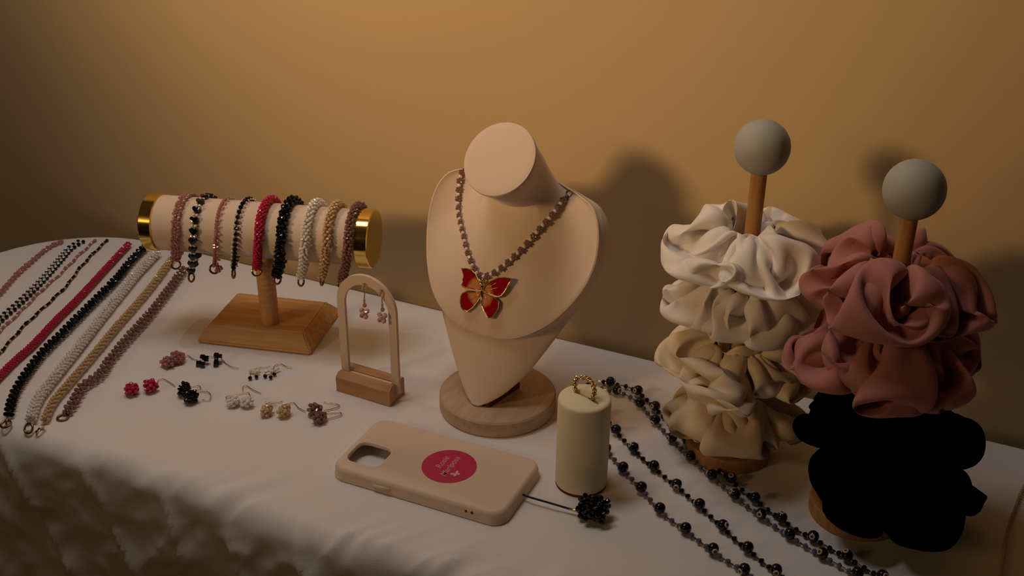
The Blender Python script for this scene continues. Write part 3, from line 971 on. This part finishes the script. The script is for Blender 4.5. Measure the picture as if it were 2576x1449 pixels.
# pendant
pc, pn = on_bust(1212, 745, 0.0)
pn = (pn*0.9+V((0, 0, 0.02))).normalized()
PX = lambda x, y, lift: on_plane(1140+x/9.6625, 660+y/9.6625, pc+pn*lift, pn)
pend = link('pendant', None, t)
WING = {
 'ul': [(205, 150), (320, 148), (440, 190), (550, 290), (625, 450), (690, 690), (600, 700), (480, 680), (340, 655), (235, 600), (208, 540), (240, 470), (228, 420), (258, 330), (228, 230)],
 'll': [(690, 705), (655, 850), (570, 980), (460, 1110), (320, 1200), (245, 1165), (190, 1085), (165, 950), (180, 830), (215, 755), (340, 700), (480, 695)],
 'ur': [(700, 700), (770, 575), (900, 465), (1080, 380), (1250, 370), (1405, 392), (1385, 470), (1335, 545), (1290, 640), (1230, 740), (1160, 815), (1050, 840), (900, 790), (740, 725)],
 'lr': [(700, 720), (678, 930), (700, 1060), (755, 1200), (838, 1350), (950, 1345), (1020, 1240), (1095, 1110), (1105, 970), (1025, 865), (900, 800), (800, 750)],
}
body_c = PX(700, 710, 0.0)
def enamel():
    m = bpy.data.materials.new('red_peach_enamel'); m.use_nodes = True
    nt = m.node_tree; b = nt.nodes['Principled BSDF']; b.inputs['Roughness'].default_value = 0.12
    tc = nt.nodes.new('ShaderNodeTexCoord'); ln = nt.nodes.new('ShaderNodeVectorMath'); ln.operation = 'LENGTH'
    nt.links.new(tc.outputs['Object'], ln.inputs[0])
    n = nt.nodes.new('ShaderNodeTexNoise'); n.inputs['Scale'].default_value = 700
    nt.links.new(tc.outputs['Object'], n.inputs['Vector'])
    ma = nt.nodes.new('ShaderNodeMath'); ma.operation = 'MULTIPLY_ADD'; ma.inputs[1].default_value = 0.003; nt.links.new(n.outputs['Fac'], ma.inputs[0]); nt.links.new(ln.outputs['Value'], ma.inputs[2])
    mr = nt.nodes.new('ShaderNodeMapRange'); mr.inputs['From Min'].default_value = 0.0125; mr.inputs['From Max'].default_value = 0.0160
    nt.links.new(ma.outputs[0], mr.inputs['Value'])
    mx = nt.nodes.new('ShaderNodeMix'); mx.data_type = 'RGBA'
    mx.inputs['A'].default_value = (0.60, 0.24, 0.085, 1); mx.inputs['B'].default_value = (0.30, 0.003, 0.008, 1)
    nt.links.new(mr.outputs['Result'], mx.inputs['Factor']); nt.links.new(mx.outputs['Result'], b.inputs['Base Color'])
    m.diffuse_color = (0.3, 0.01, 0.01, 1)
    return m
M_enamel = enamel()
bpy.data.objects.remove(pend)
pend = link('pendant_body', lathe('pendant_body', [(0, -0.0055), (0.0008, -0.005), (0.0012, 0.0), (0.0010, 0.004), (0.0012, 0.006), (0, 0.0072)], M_gold, 10), t)
dwn = (PX(705, 820, 0)-PX(700, 560, 0)).normalized()
pend.matrix_local = Matrix.Translation(PX(703, 720, 0.0034)-org) @ frame(-dwn).to_4x4()
for key, tl in (('ul', 0.0030), ('ll', 0.0026), ('ur', 0.0030), ('lr', 0.0026)):
    o2 = WING[key]
    cx = sum(a for a, b in o2)/len(o2); cy = sum(b for a, b in o2)/len(o2)
    w = link('wing', prism('wing', [PX(x, y, tl)-body_c for x, y in o2], pn, 0.0016, M_gold, 40), t, body_c-org)
    ins = [(cx+(x-cx)*0.88, cy+(y-cy)*0.88) for x, y in o2]
    e = link('enamel', prism('enamel', [PX(x, y, tl+0.0003)-body_c for x, y in ins], pn, 0.0006, M_enamel, 40), w)
    e['label'] = 'red enamel fading to peach towards the body'
    rim_pts = [PX(x, y, tl+0.0004)-body_c for x, y in o2]
    link('beaded_rim', joined('beaded_rim', [(q, frame(tg), 0.00055) for q, tg in walk(rim_pts+rim_pts[:1], 0.0010)], M_goldw), w)
    for k in range(3):
        tgt = o2[(len(o2)//2+(k-1)*3) % len(o2)]
        a = PX(700, 715, tl+0.0003)-body_c; b_ = PX(700+(tgt[0]-700)*.62, 715+(tgt[1]-715)*.62, tl+0.0005)-body_c
        link('vein', tube('vein', [a, b_], 0.00022, M_goldw, 5), w)
bl = link('bail', torus('bail', 0.0026, 0.0007, M_gold), t)
bl.matrix_local = Matrix.Translation(PX(745, 470, 0.0035)-org) @ frame(V((0.8, -0.5, 0.2))).to_4x4()
bl = link('bail_loop', tube('bail_loop', [PX(x, y, 0.004)-org for x, y in ((700, 690), (680, 560), (640, 410))], 0.0008, M_gold), t)

# ------------------------------------------------------------------ ring on its cylinder
HC = V((-0.2608, 0.6945, 0.0))
hol = thing('ring_display_cylinder', HC, 'ivory upright cylinder ring display with a padded slit top, right of the bust', 'stand')
HR, HH = 0.0208, 0.0800
SLIT = math.radians(-16.0)
def cyl_mesh():
    seg = 64; v = []; f = []
    prof = [(HR*0.97, 0.0015), (HR, 0.0025), (HR, 0.02), (HR, 0.045), (HR, HH-0.0030), (HR*0.985, HH-0.0012), (HR*0.95, HH)]
    for r, z in prof:
        v += [(r*math.cos(2*PI*k/seg), r*math.sin(2*PI*k/seg), z) for k in range(seg)]
    rr = [0.88, 0.8, 0.7, 0.6, 0.5, 0.4, 0.32, 0.25, 0.19, 0.14, 0.10, 0.06, 0.03]
    for q in rr:
        for k in range(seg):
            x, y = HR*q*math.cos(2*PI*k/seg), HR*q*math.sin(2*PI*k/seg)
            d = -x*math.sin(SLIT)+y*math.cos(SLIT); al = abs(x*math.cos(SLIT)+y*math.sin(SLIT))/HR
            z = HH+0.0022*(1-q*q)
            z -= 0.0038*math.exp(-(d/0.0016)**2)*max(0, 1-(al/0.75)**4)
            z += 0.0014*math.exp(-((abs(d)-0.0045)/0.003)**2)*max(0, 1-(al/0.7)**2)
            v.append((x, y, z))
    n = len(prof)+len(rr)
    for i in range(n-1):
        for k in range(seg):
            f.append((i*seg+k, i*seg+(k+1) % seg, (i+1)*seg+(k+1) % seg, (i+1)*seg+k))
    f.append(tuple(range((n-1)*seg, n*seg))); f.append(tuple(range(seg))[::-1])
    return sharp(mesh('padded_cylinder', v, f, M_ivory), 60)
link('padded_cylinder', cyl_mesh(), hol)
link('base_disc', lathe('base_disc', [(0, 0), (HR*0.99, 0), (HR*0.99, 0.0022), (0, 0.0022)], M_darkwood, 48), hol)['label'] = 'dark red-brown base rim'
rc = V((HC.x-0.0005, HC.y+0.0005, HH+0.0075))
rg = thing('twisted_ring', rc, 'gold twisted vine ring standing in the slit of the ivory cylinder', 'ring')
ra = math.radians(-16)
rx = V((math.cos(ra), math.sin(ra), 0)); rz = V((0.1, 0.05, 1)).normalized()
RR = 0.0094
def vine(ph, amp):
    return [rx*((RR+amp*math.cos(9*a+ph))*math.cos(a))+rz*((RR+amp*math.cos(9*a+ph))*math.sin(a))+rx.cross(rz)*(amp*math.sin(9*a+ph)) for a in np.linspace(0, 2*PI, 96, endpoint=False)]
link('band', tube('band', vine(0, 0.0013), 0.0008, M_goldw, 6, True), rg)
link('band', tube('band', vine(PI, 0.0013), 0.0008, M_goldw, 6, True), rg)
ls = [(rx*(RR*math.cos(a))+rz*(RR*math.sin(a))+V((random.gauss(0, .001), random.gauss(0, .001), random.gauss(0, .0007))), rnd_rot(), 0.0011) for a in np.linspace(-0.5, PI+0.5, 20)]
link('tiny_leaves', joined('tiny_leaves', ls, M_goldw), rg)['kind'] = 'stuff'

# ------------------------------------------------------------------ phone case with sticker, and its bead charm
PCN = V((-0.3697, 0.6527, 0.0)); PANG = math.radians(1.0)
case = thing('phone_case', PCN, 'cream silicone phone case lying face down with a round magenta sticker', 'phone case', None, PANG)
PL, PW, PH_ = 0.0765, 0.0400, 0.0112
def rrect(hx, hy, r, n=10, k=12):
    pts = []
    for cx, cy, a0 in ((hx-r, hy-r, 0), (-hx+r, hy-r, PI/2), (-hx+r, -hy+r, PI), (hx-r, -hy+r, 3*PI/2)):
        pts += [(cx+r*math.cos(a0+PI/2*i/n), cy+r*math.sin(a0+PI/2*i/n)) for i in range(n+1)]
    out = []
    for i, p in enumerate(pts):
        q = pts[(i+1) % len(pts)]
        out.append(p)
        L = math.hypot(q[0]-p[0], q[1]-p[1])
        if L > 0.008:
            for j in range(1, k):
                out.append((p[0]+(q[0]-p[0])*j/k, p[1]+(q[1]-p[1])*j/k))
    return out
def case_mesh():
    hc = Matrix.Rotation(-PANG, 3, 'Z') @ (at(916, 1141, PH_)-PCN)
    hx, hy = 0.0152, 0.0140
    hc = V((-PL+hx+0.0068, min(max(hc.y, -PW+hy+0.0068), PW-hy-0.0068), 0))
    def hole_at(a, g):
        # ray from the centre of the hole to a rounded square
        hx_, hy_, r = hx+g, hy+g, 0.0075+g
        lo_, hi_ = 0, 0.05
        for _ in range(30):
            m = (lo_+hi_)/2; x, y = abs(m*math.cos(a)), abs(m*math.sin(a))
            dx, dy = max(x-(hx_-r), 0), max(y-(hy_-r), 0)
            if math.hypot(dx, dy) < r and x < hx_ and y < hy_:
                lo_ = m
            else:
                hi_ = m
        return (hc.x+lo_*math.cos(a), hc.y+lo_*math.sin(a))
    base = rrect(PL, PW, 0.0125)
    n = len(base)
    def off(d):
        return rrect(PL-d, PW-d, max(0.0125-d, 0.002))
    ang = [math.atan2(y-hc.y, x-hc.x) for x, y in base]
    rows = []
    def add(pts, z):
        rows.append([(x, y, z) for x, y in pts])
    H0 = PH_
    add([hole_at(a, 0.0) for a in ang], H0-0.002)
    add([hole_at(a, 0.0003) for a in ang], H0+0.0008)
    add([hole_at(a, 0.0009) for a in ang], H0+0.0011)
    add([hole_at(a, 0.0018) for a in ang], H0+0.0008)
    add([hole_at(a, 0.0027) for a in ang], H0)
    add(off(0.0036), H0)
    add(off(0.0028), H0-0.0002)
    add(off(0.0016), H0-0.0010); add(off(0.0006), H0-0.0022); add(off(0.0), H0-0.0040)
    add(off(0.0), 0.0022); add(off(-0.0008), 0.0014); add(off(-0.0008), 0.0004); add(off(0.0), 0.0); add(off(0.0016), 0.0)
    add(off(0.0018), H0-0.0045); add(off(0.0040), H0-0.002)
    add([hole_at(a, 0.0012) for a in ang], H0-0.002)
    v = [p for r in rows for p in r]; f = []
    R_ = len(rows)
    for i in range(R_):
        j = (i+1) % R_
        for k in range(n):
            k2 = (k+1) % n
            f.append((i*n+k, i*n+k2, j*n+k2, j*n+k))
    bm = bmesh.new()
    vs = [bm.verts.new(p) for p in v]
    for q in f:
        bm.faces.new([vs[i] for i in q])
    return sharp(bm_mesh('shell', bm, M_case), 60)
link('shell', case_mesh(), case)
for x, y in ((1172, 1286), (1187, 1290)):
    # two little speaker holes low on the near side
    n = Matrix.Rotation(PANG, 3, 'Z') @ V((0, -1, 0))
    q = on_plane(x, y, PCN+n*(PW+0.0001), n)
    o = link('speaker_hole', lathe('speaker_hole', [(0, 0), (0.0011, 0), (0.0011, 0.0006), (0, 0.0006)], M_dark, 12), case)
    o.matrix_local = Matrix.Rotation(-PANG, 4, 'Z') @ Matrix.Translation(q-PCN-n*0.0004) @ frame(n).to_4x4()
n_ = Matrix.Rotation(PANG, 3, 'Z') @ V((0, -1, 0))
for (xa, ya, xb, yb) in ((940, 1221, 982, 1232),):
    a, b = on_plane(xa, ya, PCN+n_*(PW+0.0001), n_), on_plane(xb, yb, PCN+n_*(PW+0.0001), n_)
    rr_ = Matrix.Rotation(-PANG, 3, 'Z')
    link('button_bump', tube('button_bump', [rr_ @ (a-PCN), rr_ @ (b-PCN)], 0.0013, M_case, 8), case)
SCX = Matrix.Rotation(-PANG, 3, 'Z') @ (at(1130, 1173, PH_)-PCN)
stk = link('sticker', lathe('sticker', [(0, 0), (0.0222, 0), (0.0222, 0.0002), (0, 0.0002)], M_stick, 64, 20), case, (SCX.x, SCX.y, PH_))
stk['label'] = 'round magenta sticker with pale lettering'
def lettering(txt, x, y, size, rot):
    c = bpy.data.curves.new('lettering', 'FONT'); c.body = txt; c.size = size; c.align_x = 'CENTER'; c.align_y = 'CENTER'
    c.extrude = 0.00006; c.shear = 0.2; c.offset = 0.00008
    tmp = bpy.data.objects.new('lettering', c); COL.objects.link(tmp)
    bpy.context.view_layer.update()
    me = bpy.data.meshes.new_from_object(tmp.evaluated_get(bpy.context.evaluated_depsgraph_get()))
    bpy.data.objects.remove(tmp)
    me.materials.clear(); me.materials.append(M_print)
    dg = link('lettering', me, stk, (x, y, 0.00027)); dg.rotation_euler = (0, 0, rot)
    return dg
# the words run towards the far edge of the case
lettering('Rosie', -0.0070, 0.0022, 0.0075, PI/2)
lettering('Mariposa', 0.0010, 0.0, 0.0075, PI/2)
def mark():
    pts = [(0, -.0004), (.0012, .0016), (.0032, .0022), (.0034, .0006), (.0018, -.0006), (.0028, -.0020), (.0014, -.0030), (0, -.0014)]
    pts = pts+[(-x, y) for x, y in pts[-2:0:-1]]
    bm = bmesh.new(); bm.faces.new([bm.verts.new((x*1.1, y*1.1, 0)) for x, y in pts])
    r = bmesh.ops.extrude_face_region(bm, geom=bm.faces[:])
    for g in r['geom']:
        if isinstance(g, bmesh.types.BMVert):
            g.co.z += 0.0001
    return bm_mesh('butterfly_mark', bm, M_print2)
mk = link('butterfly_mark', mark(), stk, (0.0090, -0.0068, 0.00022)); mk.rotation_euler = (0, 0, PI/2-0.5)

cc = at(1492, 1304, 0.0)
ch = thing('bead_charm', cc, 'black bead ball charm on a thin cord tied to the phone case', 'charm')
cp = cr([at(1311, 1242, 0.0040), at(1330, 1250, 0.0052), at(1385, 1266, 0.0052), at(1432, 1280, 0.0042)], 6)
link('cord', tube('cord', [q-cc for q in cp], 0.00085, M_cord, 7), ch)
link('cord_knot', mesh('cord_knot', (BV*0.0016+np.array(at(1313, 1242, 0.0042)-cc)).tolist(), BF, M_cord), ch)
link('clasp', tube('clasp', [at(1432, 1280, 0.0042)-cc, at(1444, 1283, 0.0042)-cc, at(1456, 1287, 0.005)-cc], 0.0011, M_goldw, 8), ch)
it = cluster(70, 0.0122, 0.0102, 0.0090, 0.0025, 20)
beads('bead', [(p+cc+V((0, 0, 0.0100)), R, q) for p, R, q in it], M_black, ch, cc)
link('core', mesh('core', (BV*np.array([0.0105, 0.009, 0.008])+np.array([0, 0, 0.0100])).tolist(), BF, M_black), ch)

# ------------------------------------------------------------------ two evil-eye bead necklaces at the front right
def eye_bead(parent, org, q, tg, look):
    r = 0.0047
    o = beads('eye_bead', [(q, frame(tg), r)], M_navy, parent, org, EYEM)[0]
    # white ring with a dark pupil, on the side of the bead that is turned up
    inv_ = frame(tg).transposed()
    d = (inv_ @ look).normalized()
    e = link('eye_ring', EYER, o); e.matrix_local = Matrix.Translation(d*0.90) @ frame(d).to_4x4()
    p = link('pupil', EYEP, o); p.matrix_local = Matrix.Translation(d*0.96) @ frame(d).to_4x4()
    return o
bv, bf = bead_template(14, 8, 0.92)
EYEM = mesh('eye_bead', bv.tolist(), bf, M_navy, True)
EYER = lathe('eye_ring', [(0.24, 0.02), (0.26, 0.10), (0.40, 0.10), (0.46, 0.0), (0.46, -0.15)], M_eye, 20)
EYEP = lathe('pupil', [(0.0, 0.07), (0.18, 0.05), (0.24, 0.0)], M_dark, 14)

NA = [(1500, 956), (1538, 966), (1575, 972), (1603, 986), (1627, 1006), (1645, 1024), (1664, 1044), (1690, 1070), (1713, 1096), (1741, 1126), (1776, 1160), (1822, 1194), (1873, 1238), (1933, 1284), (1992, 1326), (2062, 1365), (2132, 1405), (2200, 1444), (2280, 1490)]
NA2 = [(1980, 1462), (1953, 1441), (1890, 1391), (1858, 1365), (1803, 1314), (1776, 1289), (1722, 1241), (1696, 1220), (1643, 1176), (1618, 1155), (1575, 1113), (1553, 1091), (1533, 1064), (1500, 1030), (1478, 995), (1480, 965)]
NB = [(1504, 976), (1540, 984), (1566, 990), (1590, 1002), (1614, 1022), (1638, 1050), (1664, 1078), (1690, 1106), (1722, 1138), (1762, 1176), (1808, 1214), (1858, 1257), (1918, 1302), (1982, 1347), (2048, 1387), (2118, 1427), (2190, 1467), (2240, 1500)]
NB2 = [(1900, 1460), (1868, 1436), (1807, 1397), (1760, 1362), (1710, 1324), (1668, 1293), (1632, 1253), (1605, 1222), (1568, 1182), (1541, 1151), (1505, 1110), (1480, 1060), (1478, 1010)]
GN = 'evil-eye bead necklaces at the front right'
def eye_necklace(far, near, m, lab, ph, seed):
    rs = random.Random(seed)
    t, org = root_at('eye_bead_necklace', at(*near[0], 0.0), lab, 'necklace', GN)
    small, cyl_ = [], []
    for path, rev, p0 in ((far, False, ph), (near, True, 0.011)):
        poly = cr([at(x, y, 0.0030) for x, y in path], 8)
        # keep clear of the ring cylinder
        for q in poly:
            d = V((q.x-HC.x, q.y-HC.y, 0))
            if d.length < HR+0.004:
                e = d.normalized()*(HR+0.004); q.x = HC.x+e.x; q.y = HC.y+e.y
        s = p0
        period = 0.0290
        big = walk(poly, period, p0)
        for q, tg in big:
            q = q+V((0, 0, 0.0024))
            lk = (CAM-q).normalized()*0.8+V((rs.gauss(-.4, 1), rs.gauss(0, .9), rs.gauss(0, 1)))*0.9
            eye_bead(t, org, q, tg, lk)
        for k in range(1, 4):
            off = (p0+period*k/4)
            while off-period > 0.0:
                off -= period
            small += [(q, frame(tg), 0.0024) for q, tg in walk(poly, period, max(off+0.0006*(k-2), 0))]
        for k in range(4):
            off = p0+period*(k+0.5)/4
            while off-period > 0:
                off -= period
            cyl_ += [(q, frame(tg), 0.0007) for q, tg in walk(poly, period, off)]
        link('thread', tube('thread', [q-org for q in poly[::3]], 0.0003, M_cord, 5), t)
    beads('bead', small, m, t, org)
    tv = np.array([(math.cos(a), math.sin(a), z*2.0) for z in (-1, 1) for a in np.linspace(0, 2*PI, 7)[:-1]])
    tf = [(k, (k+1) % 6, (k+1) % 6+6, k+6) for k in range(6)]+[tuple(range(6))[::-1], tuple(range(6, 12))]
    stuff('silver_spacers', cyl_, M_silver, t, org, tv, tf)
eye_necklace(NA, NA2, M_black, 'eye bead necklace with small black beads, its near strand the upper single one', 0.014, 1)
eye_necklace(NB, NB2, M_violet, 'eye bead necklace with smoky violet crystals, its near strand nearest the front', 0.018, 2)

# faint crystal strand at the right edge of the cloth
ps = cr([at(x, y, 0.002) for x, y in ((2620, 1165), (2578, 1222), (2556, 1275), (2534, 1340), (2524, 1400), (2510, 1480))], 8)
t, org = root_at('crystal_strand', ps[-1], 'slim champagne crystal strand lying right of the black scrunchie', 'necklace', None)
stuff('bead_row', [(q, frame(tg), 0.0017) for q, tg in walk(ps, 0.0034)], M_champ, t, org)

# ------------------------------------------------------------------ scrunchies on their two ball-topped stands
def sim_scrunchie(seed, Nu=168, Nv=24, L=.60, C=.115, rin=.016, zmax=.03, its=320, bend=.12, rmax=.072, droop=0.0, tumble=.00022):
    """a tube of cloth gathered onto a small elastic ring, relaxed until it ruffles"""
    rng = np.random.default_rng(seed)
    u = np.arange(Nu)/Nu*2*np.pi; v = np.arange(Nv)/Nv*2*np.pi
    R0 = L/(2*np.pi); rt = C/(2*np.pi)
    uu, vv = np.meshgrid(u, v, indexing='ij')
    r = R0-rt*np.cos(vv); z = rt*np.sin(vv)*.9
    x = np.stack([r*np.cos(uu), r*np.sin(uu), z], -1)
    x += rng.normal(0, .0012, x.shape)
    for k in range(5):
        n = rng.integers(5, 15); ph = rng.uniform(0, 6.28); a = rng.uniform(.001, .004)
        x[..., 2] += a*np.sin(n*uu+ph+rng.uniform(0, 1.5)*np.cos(vv))*(1-np.cos(vv))/2
    du = L/Nu; dv = C/Nv; vel = np.zeros_like(x); dg = np.hypot(du, dv)
    E = [(1, 0, du, 1.), (0, 1, dv, 1.), (1, 1, dg, .35), (1, -1, dg, .35), (2, 0, 2*du, bend), (0, 2, 2*dv, bend*.8), (4, 0, 4*du, bend*.5), (0, 4, 4*dv*.95, bend*.4)]
    # an uneven nudge so that the folds tumble instead of pleating evenly
    push = np.zeros_like(x)
    for k in range(7):
        a, b = rng.integers(2, 12), rng.integers(0, 4); dv_ = rng.normal(0, 1, 3)*np.array([1, 1, 1.2]); ph = rng.uniform(0, 6.28, 2)
        push += (np.cos(a*uu+ph[0])*np.cos(b*vv+ph[1]))[..., None]*dv_*tumble
    for it in range(its):
        t = min(1, it/(its*.6)); s = t*t*(3-2*t)
        rr = R0*(1-s)+rin*s
        p = x+vel*.9
        p[..., 2] -= droop
        if t < .85:
            p += push*(1-t)
        tgt = np.stack([rr*np.cos(u), rr*np.sin(u), np.zeros(Nu)], -1)
        p[:, 0] = p[:, 0]*.5+tgt*.5
        for rep in range(3):
            acc = np.zeros_like(p)
            for (i, j, l0, k) in E:
                q = np.roll(p, (-i, -j), (0, 1)); d = q-p
                ln = np.sqrt((d*d).sum(-1, keepdims=True))+1e-9
                f = np.minimum(ln-l0, 0) if (i > 1 or abs(j) > 1) else ln-l0
                c = d*(f/ln)*(.5*k)
                acc += c; acc -= np.roll(c, (i, j), (0, 1))
            p += acc*.33
            p[:, 0] = p[:, 0]*.6+tgt*.4
        az = np.abs(p[..., 2])
        p[..., 2] = np.where(az > zmax, np.sign(p[..., 2])*(zmax+(az-zmax)*.6), p[..., 2])
        rad = np.hypot(p[..., 0], p[..., 1])+1e-9
        k = np.where(rad < rin*.8, rin*.8/rad, 1.); k = np.where(rad > rmax, (rmax+(rad-rmax)*.7)/rad, k); p[..., :2] *= k[..., None]
        if it % 3 == 0 and it > its*.15:
            c = p[::2, ::2].reshape(-1, 3); n2 = Nv//2; m = .0075
            G = (c*c).sum(1); D = G[:, None]+G[None]-2*c@c.T
            I, J = np.where(D < m*m); ok = I < J; I, J = I[ok], J[ok]
            iu, iv = np.divmod(I, n2); ju, jv = np.divmod(J, n2)
            a = np.abs(iu-ju); a = np.minimum(a, Nu//2-a); b = np.abs(iv-jv); b = np.minimum(b, n2-b)
            ok = (a+b) > 3; I, J = I[ok], J[ok]
            d = c[J]-c[I]; ln = np.sqrt((d*d).sum(1))+1e-9
            f = d*((m-ln)/ln*.4)[:, None]
            acc = np.zeros_like(c); np.add.at(acc, I, -f); np.add.at(acc, J, f)
            cnt = np.zeros(len(c)); np.add.at(cnt, I, 1); np.add.at(cnt, J, 1)
            acc /= np.maximum(cnt, 1)[:, None]**.7
            full = np.repeat(np.repeat(acc.reshape(Nu//2, n2, 3), 2, 0), 2, 1)
            full = (full+np.roll(full, 1, 0))/2; full = (full+np.roll(full, 1, 1))/2
            p += full
        vel = p-x
        sp = np.sqrt((vel**2).sum(-1, keepdims=True)); vel *= np.minimum(1, .004/(sp+1e-9))
        x = p
    for _ in range(2):
        x = x*.6+.1*(np.roll(x, 1, 0)+np.roll(x, -1, 0)+np.roll(x, 1, 1)+np.roll(x, -1, 1))
    return x

P1 = V((-0.1670, 0.7900, 0.0)); P2 = V((-0.0545, 0.7515, 0.0))
def ball_stand(P, zball, lab):
    t = thing('scrunchie_stand', P, lab, 'stand')
    link('base', lathe('base', [(0, 0), (0.0350, 0), (0.0355, 0.001), (0.0355, 0.011), (0.0343, 0.0125), (0, 0.0125)], M_woodp, 56), t)
    link('pole', lathe('pole', [(0, 0.012), (0.0060, 0.012), (0.0060, zball), (0, zball)], M_woodp, 24), t)
    bm = bmesh.new(); bmesh.ops.create_uvsphere(bm, u_segments=40, v_segments=24, radius=0.0206)
    link('ball', bm_mesh('ball', bm, M_grey, True), t, (0, 0, zball))
    return t
ball_stand(P1, 0.2685, 'grey ball topped wooden stand carrying the white and cream scrunchies')
ball_stand(P2, 0.2695, 'grey ball topped wooden stand carrying the rose and black scrunchies')

def scrunchie(P, z, m, lab, sim, rot, scale, other, dx=(0, 0), flare=0.0):
    a = rot; x = sim.copy()
    R = np.array([[math.cos(a), -math.sin(a), 0], [math.sin(a), math.cos(a), 0], [0, 0, 1]])
    x = x@R.T*np.array(scale)
    rad = np.hypot(x[..., 0], x[..., 1]); x[..., 2] -= flare*np.clip(rad-0.02, 0, 1)**1.0
    w = np.clip((rad-0.02)/0.03, 0, 1)[..., None]
    x = x+w*np.array([dx[0], dx[1], 0])
    # pressed flat where it meets its neighbour on the other pole
    d = np.array([other.x-P.x, other.y-P.y, 0]); L = np.linalg.norm(d); d /= L
    s = x@d; lim = L*0.5-0.003
    x = x-np.where(s > lim, (s-lim)*0.85, 0)[..., None]*d
    # and where it would reach the table or the wall
    zz = x[..., 2]+z
    x[..., 2] += np.where(zz < 0.003, (0.003-zz)*0.9, 0)
    yy = x[..., 1]+P.y
    x[..., 1] -= np.where(yy > WALL-0.03, (yy-WALL+0.03)*0.8, 0)
    Nu, Nv = x.shape[:2]
    idx = np.arange(Nu*Nv).reshape(Nu, Nv)
    f = np.stack([idx, np.roll(idx, -1, 0), np.roll(np.roll(idx, -1, 0), -1, 1), np.roll(idx, -1, 1)], -1).reshape(-1, 4)
    me = mesh('scrunchie', x.reshape(-1, 3).tolist(), f.tolist(), m, True)
    o = link('scrunchie', me, None, (P.x, P.y, z))
    md = o.modifiers.new('soft', 'SUBSURF'); md.levels = 1; md.render_levels = 1
    tag(o, lab, 'scrunchie', 'scrunchies stacked on the ball stands')
    return o
SA = sim_scrunchie(2, C=.165, L=.64, zmax=.031, rmax=.066, droop=.00004, bend=.10, Nu=176, Nv=26)
SB = sim_scrunchie(5, C=.165, L=.66, zmax=.031, rmax=.066, droop=.00004, bend=.10, Nu=176, Nv=26)
SD = sim_scrunchie(3, C=.165, L=.80, zmax=.032, rmax=.066, droop=.00003, bend=.08, Nu=200, Nv=26)
SE = sim_scrunchie(8, C=.165, L=.62, zmax=.032, rmax=.066, droop=.00004, bend=.10, Nu=176, Nv=26)
scrunchie(P1, 0.206, M_satin, 'white satin scrunchie on top of the left stack', SA, 0.4, (1.04, 1.04, 1.05), P2)
scrunchie(P1, 0.156, M_satin, 'ivory scrunchie directly under the white top one', SB, 1.4, (1, 1, 1.0), P2)
scrunchie(P1, 0.103, M_cream, 'cream scrunchie third from the top of the left stack', SA, 3.6, (1.02, 1.02, 1.0), P2)
scrunchie(P1, 0.055, M_beige, 'beige scrunchie at the bottom of the left stack', SB, 4.6, (0.95, 0.95, 1.0), P2)
scrunchie(P2, 0.217, M_rose, 'dusty rose scrunchie on top of the right stack', SD, 0.2, (1.06, 1.06, 1.05), P1)
scrunchie(P2, 0.163, M_rose, 'dusty rose scrunchie resting on the black ones', SD, 2.7, (1.10, 1.10, 1.05), P1)
scrunchie(P2, 0.108, M_velv, 'black velvet scrunchie just under the dusty rose ones', SE, 1.0, (1.06, 1.06, 1.0), P1, (0.010, 0.0))
scrunchie(P2, 0.056, M_velv, 'black velvet scrunchie at the bottom of the right stack', SE, 4.0, (1.02, 0.99, 1.05), P1, (0.026, 0.002))
